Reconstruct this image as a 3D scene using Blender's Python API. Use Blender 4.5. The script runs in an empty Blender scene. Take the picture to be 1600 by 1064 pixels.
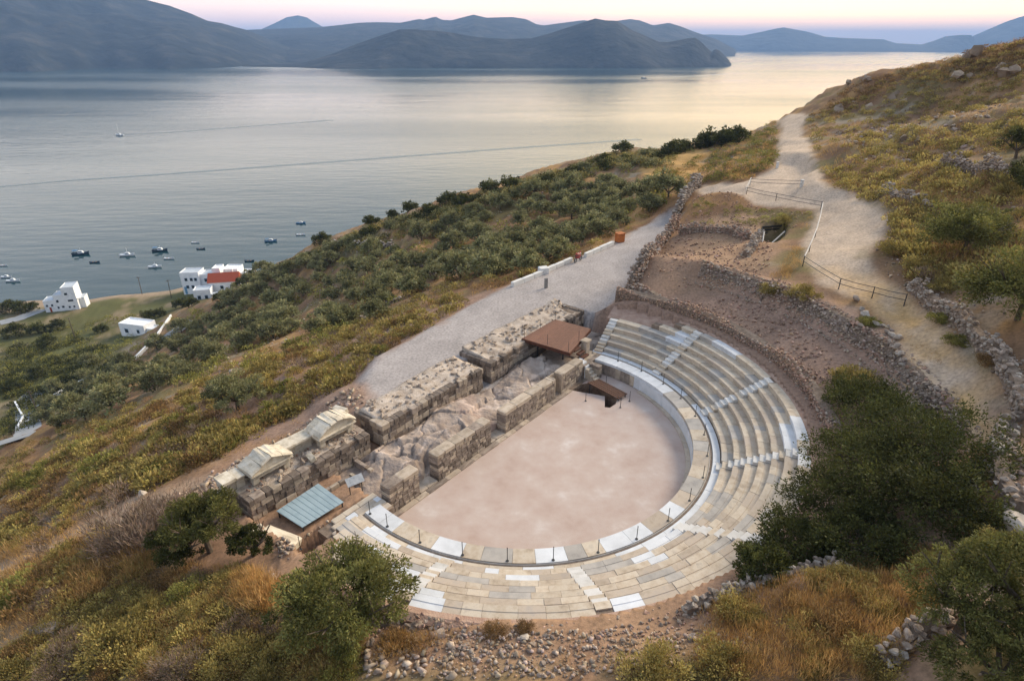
import bpy, bmesh, math, random
import numpy as np
from mathutils import Vector, Matrix
from mathutils.geometry import tessellate_polygon
R = math.radians
rnd = random.Random(7)
nrs = np.random.RandomState(11)
scene = bpy.context.scene
col = scene.collection

# ------------------------------------------------------------------ camera
F = 950.0; PIT = math.atan(465/F); CX, CY, CZ = -0.67, -37.1, 26.2
cam = bpy.data.cameras.new('camera'); camo = bpy.data.objects.new('camera', cam); col.objects.link(camo)
camo.location = (CX, CY, CZ); camo.rotation_euler = (math.pi/2-PIT, 0, 0)
cam.sensor_width = 36; cam.lens = 36*F/1600; cam.clip_start = 0.5; cam.clip_end = 120000
scene.camera = camo
scene.render.resolution_x = 1024; scene.render.resolution_y = 680
# ------------------------------------------------------------------ sky, sun, exposure
SUN_AZ = R(50); SUN_EL = R(28)          # to the right of straight ahead, low
world = bpy.data.worlds.new('World'); scene.world = world; world.use_nodes = True
nt = world.node_tree; nt.nodes.clear()
def wn(t, **k):
    n = nt.nodes.new(t)
    for a, b in k.items(): setattr(n, a, b)
    return n
wo = wn('ShaderNodeOutputWorld'); bg = wn('ShaderNodeBackground'); bg.inputs[1].default_value = 1.0
sky = wn('ShaderNodeTexSky', sky_type='NISHITA', sun_disc=False, sun_elevation=R(3), sun_rotation=SUN_AZ, air_density=1.2, dust_density=2.0)
tc = wn('ShaderNodeTexCoord'); sep = wn('ShaderNodeSeparateXYZ'); nt.links.new(tc.outputs['Generated'], sep.inputs[0])
ramp = wn('ShaderNodeValToRGB'); e = ramp.color_ramp.elements
stops = [(0.0,(1.36,.94,.76)),(.012,(1.38,.94,.76)),(.03,(1.42,.96,.78)),(.055,(1.42,1.10,.86)),(.12,(1.28,1.14,.95)),(.26,(.66,.69,.71)),(.55,(.40,.47,.57)),(1,(.36,.44,.57))]
e[0].position = 0; e[0].color = (*stops[0][1],1); e[1].position = 1; e[1].color = (*stops[-1][1],1)
for p_, c_ in stops[1:-1]:
    q = e.new(p_); q.color = (*c_,1)
nt.links.new(sep.outputs['Z'], ramp.inputs[0])
dot = wn('ShaderNodeVectorMath', operation='DOT_PRODUCT'); dot.inputs[1].default_value = (math.sin(SUN_AZ-R(16)), math.cos(SUN_AZ-R(16)), 0.05)
nt.links.new(tc.outputs['Generated'], dot.inputs[0])
mr = wn('ShaderNodeMapRange'); mr.inputs['From Min'].default_value = -1; mr.inputs['From Max'].default_value = 1
nt.links.new(dot.outputs['Value'], mr.inputs['Value'])
glow = wn('ShaderNodeValToRGB'); g = glow.color_ramp.elements
g[0].position = 0; g[0].color = (.74,.78,.86,1); g[1].position = 1; g[1].color = (1.85,1.52,.90,1)
q = g.new(.62); q.color = (.82,.82,.84,1); q = g.new(.84); q.color = (.98,.94,.90,1); q = g.new(.93); q.color = (1.28,1.12,.84,1)
nt.links.new(mr.outputs[0], glow.inputs[0])
mul = wn('ShaderNodeMix', data_type='RGBA', blend_type='MULTIPLY'); mul.inputs['Factor'].default_value = 1
nt.links.new(ramp.outputs[0], mul.inputs['A']); nt.links.new(glow.outputs[0], mul.inputs['B'])
skm = wn('ShaderNodeMix', data_type='RGBA', blend_type='MULTIPLY'); skm.inputs['Factor'].default_value = 1
nt.links.new(sky.outputs[0], skm.inputs['A']); skm.inputs['B'].default_value = (.12,.12,.12,1)
mx = wn('ShaderNodeMix', data_type='RGBA'); mx.inputs['Factor'].default_value = .12
nt.links.new(mul.outputs['Result'], mx.inputs['A']); nt.links.new(skm.outputs['Result'], mx.inputs['B'])
nt.links.new(mx.outputs['Result'], bg.inputs[0]); nt.links.new(bg.outputs[0], wo.inputs[0])
sl = bpy.data.lights.new('sun', 'SUN'); sl.energy = 2.6; sl.angle = R(24); sl.color = (1, .86, .66)
so = bpy.data.objects.new('sun', sl); col.objects.link(so)
sd = Vector((math.sin(SUN_AZ)*math.cos(SUN_EL), math.cos(SUN_AZ)*math.cos(SUN_EL), math.sin(SUN_EL)))
so.rotation_euler = sd.to_track_quat('Z', 'Y').to_euler(); so.location = (0, 0, 120)
scene.view_settings.view_transform = 'Standard'; scene.view_settings.look = 'None'
scene.view_settings.exposure = 1.05; scene.view_settings.gamma = 1

# ------------------------------------------------------------------ pixel <-> place
ANG = R(51.3); EU = np.array([math.cos(ANG), math.sin(ANG)]); EN = np.array([-math.sin(ANG), math.cos(ANG)])
def ray(px, py):
    x = (px-800)/F; y = (532-py)/F
    return np.array([x, math.cos(PIT)+y*math.sin(PIT), -math.sin(PIT)+y*math.cos(PIT)])
CAMP = np.array([CX, CY, CZ])
def W(px, py, z):
    d = ray(px, py); return CAMP + d*((z-CZ)/d[2])
def D(px, py, Y):
    d = ray(px, py); return CAMP + d*((Y-CY)/d[1])
def UN(u, n, z=0): p = EU*u+EN*n; return Vector((p[0], p[1], z))
def tu(x, y): return x*EU[0]+y*EU[1]
def tn(x, y): return x*EN[0]+y*EN[1]
def hash2(ix, iy, s):
    h = (ix.astype(np.int64)*374761393 + iy.astype(np.int64)*668265263 + s*1274126177) & 0x7fffffff
    h = ((h ^ (h >> 13))*1274126177) & 0x7fffffff
    return ((h ^ (h >> 16)) & 0xffff)/65535.0
def vnoise(x, y, s=0):
    x = np.asarray(x, float); y = np.asarray(y, float)
    ix = np.floor(x); iy = np.floor(y); fx = x-ix; fy = y-iy
    fx = fx*fx*(3-2*fx); fy = fy*fy*(3-2*fy)
    a = hash2(ix, iy, s); b = hash2(ix+1, iy, s); c = hash2(ix, iy+1, s); d = hash2(ix+1, iy+1, s)
    return (a*(1-fx)+b*fx)*(1-fy)+(c*(1-fx)+d*fx)*fy
def fbm(x, y, sc, oct=4, s=0):
    v = 0; a = .5; x = np.asarray(x, float)/sc; y = np.asarray(y, float)/sc
    for i in range(oct):
        v = v+a*(vnoise(x, y, s+i*17)-.5)*2; x = x*2.03; y = y*2.03; a *= .5
    return v
def sstep(a, b, x):
    t = np.clip((x-a)/(b-a), 0, 1); return t*t*(3-2*t)

# ------------------------------------------------------------------ terrain heights
SEA = -64.0
cps = []
def cz(z, *pts):
    for p in pts: cps.append(W(p[0], p[1], z))
def cy(*pts):
    for p in pts: cps.append(D(*p))
def cw(*pts):
    for p in pts: cps.append(np.array(p, float))
cz(2.0, (600,565),(700,505),(800,450),(900,410),(970,385),(1040,348),(1000,420),(940,480),(860,470),(760,500))
for u in (-6, 6, 16):
    for n in (9.5, 13): p = UN(u, n); cw((p.x, p.y, 1.9))
for a in range(-130, 61, 19):
    for r_, z_ in ((19.0, 4.0), (20.2, 4.25)): cw((r_*math.cos(R(a)), r_*math.sin(R(a)), z_ if a > -95 else z_-(-95-a)*.045))
for a in (58, 45, 30, 15, 2, -10, -22): cw((23.5*math.cos(R(a)), 23.5*math.sin(R(a)), 5.4), (26.2*math.cos(R(a)), 26.2*math.sin(R(a)), 7.2))
cz(-6, (900,345)); cz(-7, (800,380),(600,480)); cz(-9, (700,420)); cz(-3, (1000,300)); cz(-.5, (700,465),(840,405))
cz(0.2, (540,590),(480,590),(930,372)); cz(-1.5, (400,630)); cz(-3, (300,650)); cz(-20, (200,640)); cz(-8, (100,720)); cz(-12, (0,760)); cz(-35, (0,690))
cz(-22, (500,470)); cz(-30, (400,500)); cz(-28, (300,560)); cz(-44, (230,580)); cz(-17, (600,400)); cz(-12, (450,540)); cz(-8, (500,520))
cz(-62, (250,480),(105,488),(180,470),(330,440),(40,545)); cz(-60.5, (215,523),(100,560),(300,470)); cz(-59, (150,598),(40,660),(-80,640)); cz(-65.5,(140,462),(270,448),(-200,500),(390,420)); cz(-62.3,(20,494),(45,486),(-60,510))
cz(-66, (0,440),(200,425),(-300,480)); cz(-61,(355,462))
cy((960,236,150),(840,268,140),(700,313,121),(600,343,125),(500,378,130),(440,407,143),(395,434,166),(1080,226,140),(1150,218,135))
cw((-85,240,-70),(-30,235,-68),(10,225,-66),(60,235,-66),(110,260,-66),(150,300,-68),(-120,330,-72),(230,330,-70),(300,250,-66),(60,320,-72))
cz(5.5, (1100,400)); cz(6.6, (1095,305),(1180,330)); cz(5.6, (1060,440),(1150,440)); cz(8, (1330,350),(1290,400)); cz(8.6, (1280,300),(1250,270)); cz(7.4, (1450,620),(1420,500),(1350,440),(1480,680))
cy((1240,182,136),(1180,215,110),(1120,250,100)); cz(8.6, (1235,230)); cz(5.5, (1120,275)); cz(2.5,(1055,290))
cy((1290,140,146),(1360,116,128),(1420,104,118),(1510,86,105),(1600,56,95),(1750,30,85))
cy((1350,172,112),(1450,190,92),(1560,170,80)); cz(11.5, (1300,230)); cz(12.5, (1450,270),(1400,235)); cz(14.5, (1570,270)); cz(9.8, (1400,300),(1420,360)); cz(11, (1500,340)); cz(12, (1590,420)); cz(9.2, (1480,470)); cz(9.6, (1590,560)); cz(8.4, (1560,690)); cz(8.0,(1540,800))
for px_, py_, Y_ in ((1290,140,146),(1360,116,128),(1420,104,118),(1510,86,105),(1600,56,95)):
    p = D(px_, py_, Y_); cw((p[0]+22, p[1]+32, p[2]-8), (p[0]+70, p[1]+90, -45))
p = D(1240,182,136); cw((p[0]+12, p[1]+26, -6), (p[0]+30, p[1]+80, -60))
cz(4.4, (850,1040),(950,1000)); cz(3.4, (600,1000)); cz(2.6, (450,1010)); cz(5.6, (1200,980)); cz(6.8, (1380,960)); cz(8.4, (1560,1000)); cz(6.4,(1260,900)); cz(7,(1480,880))
cz(1.4, (300,960),(420,900)); cz(.6, (200,880),(120,1010)); cz(-.5, (150,840),(20,960)); cz(.6, (330,770)); cz(-.6, (230,775)); cz(0, (400,700),(480,650)); cz(-3.5, (60,830)); cz(-2.5,(150,770)); cz(-6,(0,850))
cw((0,-45,9),(25,-45,14),(-25,-45,4),(45,-20,16),(60,10,17),(-50,-40,-8),(-70,-15,-28),(-110,-20,-52),(-120,40,-60),(70,50,18),(60,-70,24),(-60,-90,-5))
CP = np.array(cps)
def _rbf_fit(P):
    n = len(P); r = np.sqrt(((P[:,None,:2]-P[None,:,:2])**2).sum(2))
    A = np.zeros((n+3, n+3)); A[:n,:n] = r - np.eye(n)*.6; Q = np.c_[np.ones(n), P[:,:2]/50.]
    A[:n,n:] = Q; A[n:,:n] = Q.T
    return np.linalg.solve(A, np.r_[P[:,2], 0, 0, 0])
RB = _rbf_fit(CP)
def H0(x, y):
    x = np.atleast_1d(np.asarray(x, float)); y = np.atleast_1d(np.asarray(y, float)); out = np.empty(len(x)); n = len(CP)
    for i in range(0, len(x), 20000):
        a = x[i:i+20000]; b = y[i:i+20000]
        r = np.sqrt((a[:,None]-CP[None,:,0])**2+(b[:,None]-CP[None,:,1])**2)
        out[i:i+20000] = r@RB[:n]+RB[n]+RB[n+1]*a/50+RB[n+2]*b/50
    return out
# polygons (theatre u,n or world x,y) ------------------------------------------------
def inpoly(x, y, poly):
    x = np.asarray(x); y = np.asarray(y); ins = np.zeros(x.shape, bool); j = len(poly)-1
    for i in range(len(poly)):
        xi, yi = poly[i][:2]; xj, yj = poly[j][:2]
        if yi != yj:
            c = ((yi > y) != (yj > y)) & (x < (xj-xi)*(y-yi)/(yj-yi)+xi); ins ^= c
        j = i
    return ins
def pdist(x, y, poly):                       # signed distance, negative inside
    x = np.asarray(x, float); y = np.asarray(y, float); d = np.full(x.shape, 1e9)
    for i in range(len(poly)):
        ax, ay = poly[i-1][:2]; bx, by = poly[i][:2]; L = (bx-ax)**2+(by-ay)**2+1e-9
        t = np.clip(((x-ax)*(bx-ax)+(y-ay)*(by-ay))/L, 0, 1)
        d = np.minimum(d, np.hypot(x-ax-t*(bx-ax), y-ay-t*(by-ay)))
    return np.where(inpoly(x, y, poly), -d, d)
def pz(z, pts): return [W(a, b, z) for a, b in pts]
ROAD = pz(2.0, [(575,590),(592,556),(640,532),(690,506),(745,474),(805,445),(905,404),(968,378),(1046,338),(1058,352),(1012,400),(990,430),(980,455),(940,487),(915,492),(880,560),(760,640),(640,680)])
FIELD = [W(a, b, z) for a, b, z in [(1000,285,-3.4),(1035,262,-2),(1075,240,0),(1098,247,1),(1085,275,3),(1062,297,1),(1030,300,-2)]]
SAND = [W(a, b, z) for a, b, z in [(-20,880,-3),(60,842,-2),(140,812,-1.2),(250,772,-.4),(330,742,.4),(345,765,.6),(250,800,-.3),(190,838,-.4),(110,858,-1.5),(-20,915,-3)]]
PIT1 = [W(a, b, 5.2) for a, b in [(1190,365),(1228,362),(1222,385),(1206,398),(1180,386)]]
def H(x, y, detail=True):
    x = np.atleast_1d(np.asarray(x, float)); y = np.atleast_1d(np.asarray(y, float))
    z = H0(x, y); r = np.hypot(x, y); a = np.degrees(np.arctan2(y, x)); u = tu(x, y); n = tn(x, y)
    far = sstep(25, 90, np.hypot(x, y+10))
    dr = pdist(x, y, ROAD); onroad = 1-sstep(-.5, 1.6, dr)
    flat = np.maximum(onroad, 0)
    if detail:
        rough = (fbm(x, y, 3.1, 4, 3)*.22*(1-far)+fbm(x, y, 14, 5, 9)*(.35+1.5*far*sstep(-63, -50, z)))
        z = z+rough*(1-flat)*sstep(19.5, 22, r+np.where(n > 1.2, 100, 0))
        # small terrace walls on the slope
        tt = fbm(x, y, 40, 2, 31)*6+z*.55; z = z+(np.abs((tt % 1)-.5)-.25)*1.5*far*sstep(-58, -50, z)*(1-flat)
    z = z*(1-flat)+2.0*flat
    # theatre bowl and stage building
    bowl = (r < np.interp(a, [-139, -134, -125, -117], [13.9, 14.6, 16.8, 18.9])) & (n < 1.6) & (((a > -139) & (a < 66)))
    z = np.where(bowl, -1.6, z)
    stage = (u > -17.6) & (u < 18.6) & (n > 0.6) & (n < 8.8)
    z = np.where(stage, np.minimum(z, np.where(n < 3, -.6, np.where(u < -11.5, .75, .35))), z)
    z = np.where((u > -18) & (u < -8.2) & (n >= 8.8) & (n < 11.5), np.minimum(z, .9), z)
    front = (r < 12.6) & (n <= 1.6); z = np.where(front, -2.5, z)
    rt_ = sstep(-30, -22, a)*(1-sstep(46, 56, a))*(n < 12)                 # banks behind the seats
    prof = np.interp(r, [19, 20.9, 24.6, 25.3, 26.1, 27.2], [4.0, 4.35, 5.45, 5.8, 7.0, 7.2])
    ww = rt_*((r > 18.9) & (r < 28.5))*(1-sstep(26.6, 28.5, r)); z = z*(1-ww)+(prof+.12*fbm(x, y, 1.5, 3, 7))*ww
    dp = pdist(x, y, PIT1); z = z-2.0*(1-sstep(-.4, .3, dp))
    return z
GX0, GY0, GD = -260.0, -46.0, 0.7; GNX, GNY = 640, 560
_gx, _gy = np.meshgrid(GX0+np.arange(GNX)*GD, GY0+np.arange(GNY)*GD); HG = H(_gx.ravel(), _gy.ravel()).reshape(GNY, GNX)
def Hq(x, y):                                # quick lookup of the same heights
    fx = np.clip((x-GX0)/GD, 0, GNX-1.01); fy = np.clip((y-GY0)/GD, 0, GNY-1.01); ix = fx.astype(int); iy = fy.astype(int); fx = fx-ix; fy = fy-iy
    return (HG[iy,ix]*(1-fx)+HG[iy,ix+1]*fx)*(1-fy)+(HG[iy+1,ix]*(1-fx)+HG[iy+1,ix+1]*fx)*fy
MARCH = np.concatenate([np.linspace(12, 90, 500), np.linspace(90.5, 420, 600)])
def Gm(pts):                                 # where the sight lines through pixels meet the ground
    out = []
    for px, py in pts:
        d = ray(px, py); P = CAMP[None,:]+d[None,:]*MARCH[:,None]; h = Hq(P[:,0], P[:,1]); hit = P[:,2] < h
        if hit.any():
            k = max(1, int(np.argmax(hit))); e0 = P[k-1,2]-h[k-1]; e1 = h[k]-P[k,2]; f = e0/(e0+e1+1e-9); out.append(P[k-1]+(P[k]-P[k-1])*f)
        else: k = 300+int(np.argmin((P[:,2]-h)[300:]/MARCH[300:])); out.append(P[k])
    out = np.array(out); out[:,2] = H(out[:,0], out[:,1]); return out
def G(px, py): return Gm([(px, py)])[0]
def Hs(x, y): return float(H([x], [y])[0])

# ------------------------------------------------------------------ helpers: materials
def lin(c): return tuple((v/255/12.92 if v <= 10 else ((v/255+.055)/1.055)**2.4) for v in c)
MATS = {}
def mat(name, cols, scale=1.0, rough=.9, bump=.3, bscale=None, rand=.15, spec=.25, detail=6, metal=0, attr=None, coords='Object', dist=.02, stretch=None):
    if name in MATS: return MATS[name]
    m = bpy.data.materials.new(name); m.use_nodes = True; t = m.node_tree; t.nodes.clear(); L = t.links.new
    N = lambda k: t.nodes.new(k)
    out = N('ShaderNodeOutputMaterial'); b = N('ShaderNodeBsdfPrincipled'); L(b.outputs[0], out.inputs[0])
    b.inputs['Roughness'].default_value = rough; b.inputs['Metallic'].default_value = metal; b.inputs['Specular IOR Level'].default_value = spec
    tcn = N('ShaderNodeTexCoord'); oi = N('ShaderNodeObjectInfo')
    if coords == 'World':
        geo = N('ShaderNodeNewGeometry'); vec = geo.outputs['Position']
    else:
        add = N('ShaderNodeVectorMath'); add.operation = 'ADD'; L(tcn.outputs['Object'], add.inputs[0])
        sc = N('ShaderNodeVectorMath'); sc.operation = 'SCALE'; sc.inputs[0].default_value = (37, 91, 53); L(oi.outputs['Random'], sc.inputs['Scale']); L(sc.outputs[0], add.inputs[1]); vec = add.outputs[0]
    if stretch:
        mp = N('ShaderNodeMapping'); mp.inputs['Scale'].default_value = stretch; L(vec, mp.inputs['Vector']); vec = mp.outputs[0]
    nz = N('ShaderNodeTexNoise'); nz.inputs['Scale'].default_value = scale; nz.inputs['Detail'].default_value = detail; nz.inputs['Roughness'].default_value = .62; L(vec, nz.inputs['Vector'])
    cr = N('ShaderNodeValToRGB'); el = cr.color_ramp.elements; k = len(cols)
    el[0].position = .28; el[0].color = (*cols[0], 1); el[1].position = .72; el[1].color = (*cols[-1], 1)
    for i in range(1, k-1):
        q = el.new(.28+.44*i/(k-1)); q.color = (*cols[i], 1)
    L(nz.outputs['Fac'], cr.inputs[0]); c = cr.outputs[0]
    if attr:
        at = N('ShaderNodeAttribute'); at.attribute_name = attr
        mm = N('ShaderNodeMix'); mm.data_type = 'RGBA'; mm.blend_type = 'MULTIPLY'; mm.inputs['Factor'].default_value = 1; L(c, mm.inputs['A']); L(at.outputs['Color'], mm.inputs['B']); c = mm.outputs['Result']
    if rand:
        mr_ = N('ShaderNodeMapRange'); mr_.inputs['To Min'].default_value = 1-rand; mr_.inputs['To Max'].default_value = 1+rand; L(oi.outputs['Random'], mr_.inputs['Value'])
        mm = N('ShaderNodeVectorMath'); mm.operation = 'SCALE'; L(c, mm.inputs[0]); L(mr_.outputs[0], mm.inputs['Scale']); c = mm.outputs[0]
    L(c, b.inputs['Base Color'])
    if bump:
        n2 = N('ShaderNodeTexNoise'); n2.inputs['Scale'].default_value = bscale or scale*4; n2.inputs['Detail'].default_value = 5; L(vec, n2.inputs['Vector'])
        bp = N('ShaderNodeBump'); bp.inputs['Strength'].default_value = bump; bp.inputs['Distance'].default_value = dist; L(n2.outputs['Fac'], bp.inputs['Height']); L(bp.outputs[0], b.inputs['Normal'])
    MATS[name] = m; return m
# ------------------------------------------------------------------ helpers: objects
def mesh(name, V, Fc, smooth=False):
    me = bpy.data.meshes.new(name)
    if isinstance(V, np.ndarray) and isinstance(Fc, np.ndarray):
        k = Fc.shape[1]; me.vertices.add(len(V)); me.vertices.foreach_set('co', V.astype(np.float32).ravel())
        me.loops.add(Fc.size); me.loops.foreach_set('vertex_index', Fc.astype(np.int32).ravel())
        me.polygons.add(len(Fc)); me.polygons.foreach_set('loop_start', np.arange(0, Fc.size, k, dtype=np.int32))
        me.update(calc_edges=True); me.validate()
    else:
        me.from_pydata([tuple(v) for v in V], [], [tuple(f) for f in Fc]); me.update()
    if smooth: me.polygons.foreach_set('use_smooth', [True]*len(me.polygons))
    return me
def obj(name, me, m=None, parent=None, loc=None, rot=None, scl=None):
    o = bpy.data.objects.new(name, me); col.objects.link(o)
    if me is not None and m is not None and not me.materials: me.materials.append(m)
    if parent is not None: o.parent = parent
    if loc is not None: o.location = loc
    if rot is not None: o.rotation_euler = rot
    if scl is not None: o.scale = scl
    return o
def tag(o, label=None, cat=None, group=None, kind=None):
    if label: o['label'] = label
    if cat: o['category'] = cat
    if group: o['group'] = group
    if kind: o['kind'] = kind
    return o
def empty(name, loc=(0,0,0), rz=0):
    o = bpy.data.objects.new(name, None); col.objects.link(o); o.location = loc; o.rotation_euler = (0,0,rz); o.empty_display_size = .3; return o
def copy_tree(o, parent=None):
    c = o.copy(); col.objects.link(c); c.parent = parent
    for ch in [k for k in o.children]: copy_tree(ch, c)
    return c
def setcol(me, C):
    a = me.color_attributes.new('col', 'FLOAT_COLOR', 'POINT'); C4 = np.c_[C, np.ones(len(C))].astype(np.float32); a.data.foreach_set('color', C4.ravel())
def boxm(x0, x1, y0, y1, z0, z1):
    V = [(x0,y0,z0),(x1,y0,z0),(x1,y1,z0),(x0,y1,z0),(x0,y0,z1),(x1,y0,z1),(x1,y1,z1),(x0,y1,z1)]
    return V, [(3,2,1,0),(4,5,6,7),(0,1,5,4),(1,2,6,5),(2,3,7,6),(3,0,4,7)]
class MB:
    def __init__(s): s.V = []; s.F = []
    def add(s, V, Fc):
        k = len(s.V); s.V += [tuple(v) for v in V]; s.F += [tuple(i+k for i in f) for f in Fc]; return s
    def box(s, *a): return s.add(*boxm(*a))
    def tube(s, p, q, r0, r1=None, k=6):
        r1 = r0 if r1 is None else r1; p = Vector(p); q = Vector(q); d = (q-p).normalized(); a = d.orthogonal().normalized(); b = d.cross(a)
        V = [p+(a*math.cos(2*math.pi*i/k)+b*math.sin(2*math.pi*i/k))*r0 for i in range(k)]+[q+(a*math.cos(2*math.pi*i/k)+b*math.sin(2*math.pi*i/k))*r1 for i in range(k)]
        return s.add(V, [(i, (i+1) % k, (i+1) % k+k, i+k) for i in range(k)]+[tuple(range(k-1, -1, -1)), tuple(range(k, 2*k))])
    def loft(s, rings, closed=True, caps=True):
        k = len(rings[0]); V = [v for r_ in rings for v in r_]; Fc = []
        for i in range(len(rings)-1):
            for j in range(k if closed else k-1):
                a = i*k+j; b = i*k+(j+1) % k; Fc.append((a, b, b+k, a+k))
        if caps: Fc += [tuple(range(k-1, -1, -1)), tuple(range((len(rings)-1)*k, len(rings)*k))]
        return s.add(V, Fc)
    def build(s, name, m, parent=None, smooth=False, **k): return obj(name, mesh(name, s.V, s.F, smooth), m, parent, **k)
    def me(s, name, smooth=False): return mesh(name, s.V, s.F, smooth)

# ------------------------------------------------------------------ the ground sheet
PX0, PY0 = -0.67, -46.0
na, nr = 620, 470
aa = np.linspace(R(-72), R(72), na); rr = 5.0*np.exp(np.linspace(0, math.log(430/5.0), nr))
AA, RR = np.meshgrid(aa, rr); TX = (PX0+RR*np.sin(AA)).ravel(); TY = (PY0+RR*np.cos(AA)).ravel(); TZ = H(TX, TY)
idx = np.arange(na*nr).reshape(nr, na)
TF = np.stack([idx[:-1,:-1], idx[:-1,1:], idx[1:,1:], idx[1:,:-1]], -1).reshape(-1, 4)
TRACK = [G(a, b) for a, b in [(1216,183),(1222,200),(1218,240),(1216,262),(1180,278),(1168,285),(1100,290),(1088,300),(1180,318),(1278,326),(1262,372),(1252,405),(1290,440),(1360,470),(1405,510),(1418,560),(1425,640),(1470,690),(1560,690),(1545,620),(1500,560),(1450,500),(1400,455),(1352,420),(1345,395),(1375,370),(1390,340),(1372,318),(1320,300),(1285,285),(1268,240),(1252,200),(1262,181)]]
SLOPE_N = tn(TX, TY)
def terrain_color(x, y, z):
    def C(r_, g_, b_): return np.array(lin((r_, g_, b_)))
    n1 = fbm(x, y, 9, 5, 51); n2 = fbm(x, y, 2.2, 4, 77); n3 = fbm(x, y, 30, 4, 5); n4 = fbm(x, y, .8, 3, 91)
    soil = C(126,100,78); ochre = C(158,124,82); green = C(108,100,64); grey = C(138,126,114); rust = C(120,88,62)
    def mix(c, t, k): return c*(1-k[:,None])+t[None,:]*k[:,None]
    c = np.repeat(soil[None,:], len(x), 0)
    c = mix(c, ochre, sstep(-.05, .45, n1+.5*n2)); c = mix(c, rust, .6*sstep(.1, .5, n3-.5*n2)); c = mix(c, green, .75*sstep(.0, .4, -n1+.6*n2)); c = mix(c, grey, .7*sstep(.25, .55, n2*.8-n3*.6+n4*.3))
    r = np.hypot(x, y); a = np.degrees(np.arctan2(y, x)); n = tn(x, y); u = tu(x, y)
    ring = (1-sstep(26.5, 28.5, r+n4))*np.where((n < 3) | (a > 30), 1, 0)*sstep(-75, -60, a)
    c = mix(c, C(148,122,106), ring*.9)
    fore = (1-sstep(20.8, 23.5, r+n2*1.2))*np.where(a < -60, 1, 0); c = mix(c, C(150,120,98), fore*.85)
    dr = pdist(x, y, ROAD); c = mix(c, C(160,152,148), 1-sstep(-.2, 1.4, dr+n2*1.4))
    dt = pdist(x, y, TRACK); kt = 1-sstep(-.5, .9, dt+n2*1.1); c = mix(c, C(184,164,144), kt); c = mix(c, C(176,142,92), .85*kt*sstep(24, 4, y)*sstep(-.5, .25, n2+n1))
    c = mix(c, C(196,154,96), (1-sstep(-.5, 2, pdist(x, y, FIELD)+n2*2))*.9)
    c = mix(c, C(172,148,126), (1-sstep(-.4, .9, pdist(x, y, SAND)+n2*1.6))*.6)
    mound = (1-sstep(-1, 2, pdist(x, y, [W(p_[0], p_[1], 5.5) for p_ in [(1000,400),(1060,340),(1190,345),(1215,400),(1200,450),(1090,450),(990,440)]])+n2*2)); c = mix(c, C(150,122,100), mound*.85)
    flatc = sstep(-57.5, -60, z)*1.0; c = mix(c, C(88,90,56), flatc*.9); c = mix(c, C(128,114,90), flatc*sstep(.1, .45, n1+.4*n2)); c = mix(c, C(150,132,112), sstep(-62.6, -63.2, z))
    c = mix(c, C(90,92,74), sstep(-64.2, -65.5, z))
    return c*(1+.22*n4+.12*n2)[:,None]
tm = mesh('hillside', np.c_[TX, TY, TZ], TF, True); setcol(tm, terrain_color(TX, TY, TZ))
ground = tag(obj('hillside', tm, mat('earth', [(.62,.62,.62),(1,1,1),(1.3,1.28,1.25)], 4.5, 1, .5, 16, 0, .1, 10, attr='col', coords='World', dist=.05)), kind='structure')
# ------------------------------------------------------------------ sea
def sea_material():
    m = bpy.data.materials.new('sea_water'); m.use_nodes = True; t = m.node_tree; L = t.links.new; b = t.nodes['Principled BSDF']
    b.inputs['Base Color'].default_value = (.006,.034,.042,1); b.inputs['Roughness'].default_value = .16; b.inputs['IOR'].default_value = 1.34
    g = t.nodes.new('ShaderNodeNewGeometry'); mp = t.nodes.new('ShaderNodeMapping'); mp.inputs['Rotation'].default_value = (0,0,R(-20)); mp.inputs['Scale'].default_value = (.35,1,1); L(g.outputs['Position'], mp.inputs[0])
    n = t.nodes.new('ShaderNodeTexNoise'); n.inputs['Scale'].default_value = .16; n.inputs['Detail'].default_value = 4; L(mp.outputs[0], n.inputs['Vector'])
    n2 = t.nodes.new('ShaderNodeTexNoise'); n2.inputs['Scale'].default_value = .02; n2.inputs['Detail'].default_value = 3; L(mp.outputs[0], n2.inputs['Vector'])
    a = t.nodes.new('ShaderNodeMath'); a.operation = 'MULTIPLY_ADD'; a.inputs[1].default_value = 3; L(n2.outputs['Fac'], a.inputs[0]); L(n.outputs['Fac'], a.inputs[2])
    bp = t.nodes.new('ShaderNodeBump'); bp.inputs['Strength'].default_value = .35; bp.inputs['Distance'].default_value = .55; L(a.outputs[0], bp.inputs['Height']); L(bp.outputs[0], b.inputs['Normal'])
    # calm and ruffled lanes
    n3 = t.nodes.new('ShaderNodeTexNoise'); n3.inputs['Scale'].default_value = .0016; n3.inputs['Detail'].default_value = 5; mp3 = t.nodes.new('ShaderNodeMapping'); mp3.inputs['Scale'].default_value = (.35,1.6,1); L(g.outputs['Position'], mp3.inputs[0]); L(mp3.outputs[0], n3.inputs['Vector'])
    r_ = t.nodes.new('ShaderNodeMapRange'); r_.inputs['From Min'].default_value = .38; r_.inputs['From Max'].default_value = .66; r_.inputs['To Min'].default_value = .10; r_.inputs['To Max'].default_value = .26; L(n3.outputs['Fac'], r_.inputs['Value']); L(r_.outputs[0], b.inputs['Roughness'])
    return m
SEAM = sea_material()
rs = np.concatenate([[0], np.geomspace(60, 29000, 40)]); ks = 96
SV = [(0, 60, SEA)]+[(r_*math.cos(2*math.pi*k/ks), 60+r_*math.sin(2*math.pi*k/ks), SEA) for r_ in rs[1:] for k in range(ks)]
SF = [(0, 1+k, 1+(k+1) % ks) for k in range(ks)]+[(1+i*ks+k, 1+(i+1)*ks+k, 1+(i+1)*ks+(k+1) % ks, 1+i*ks+(k+1) % ks) for i in range(len(rs)-2) for k in range(ks)]
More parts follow.
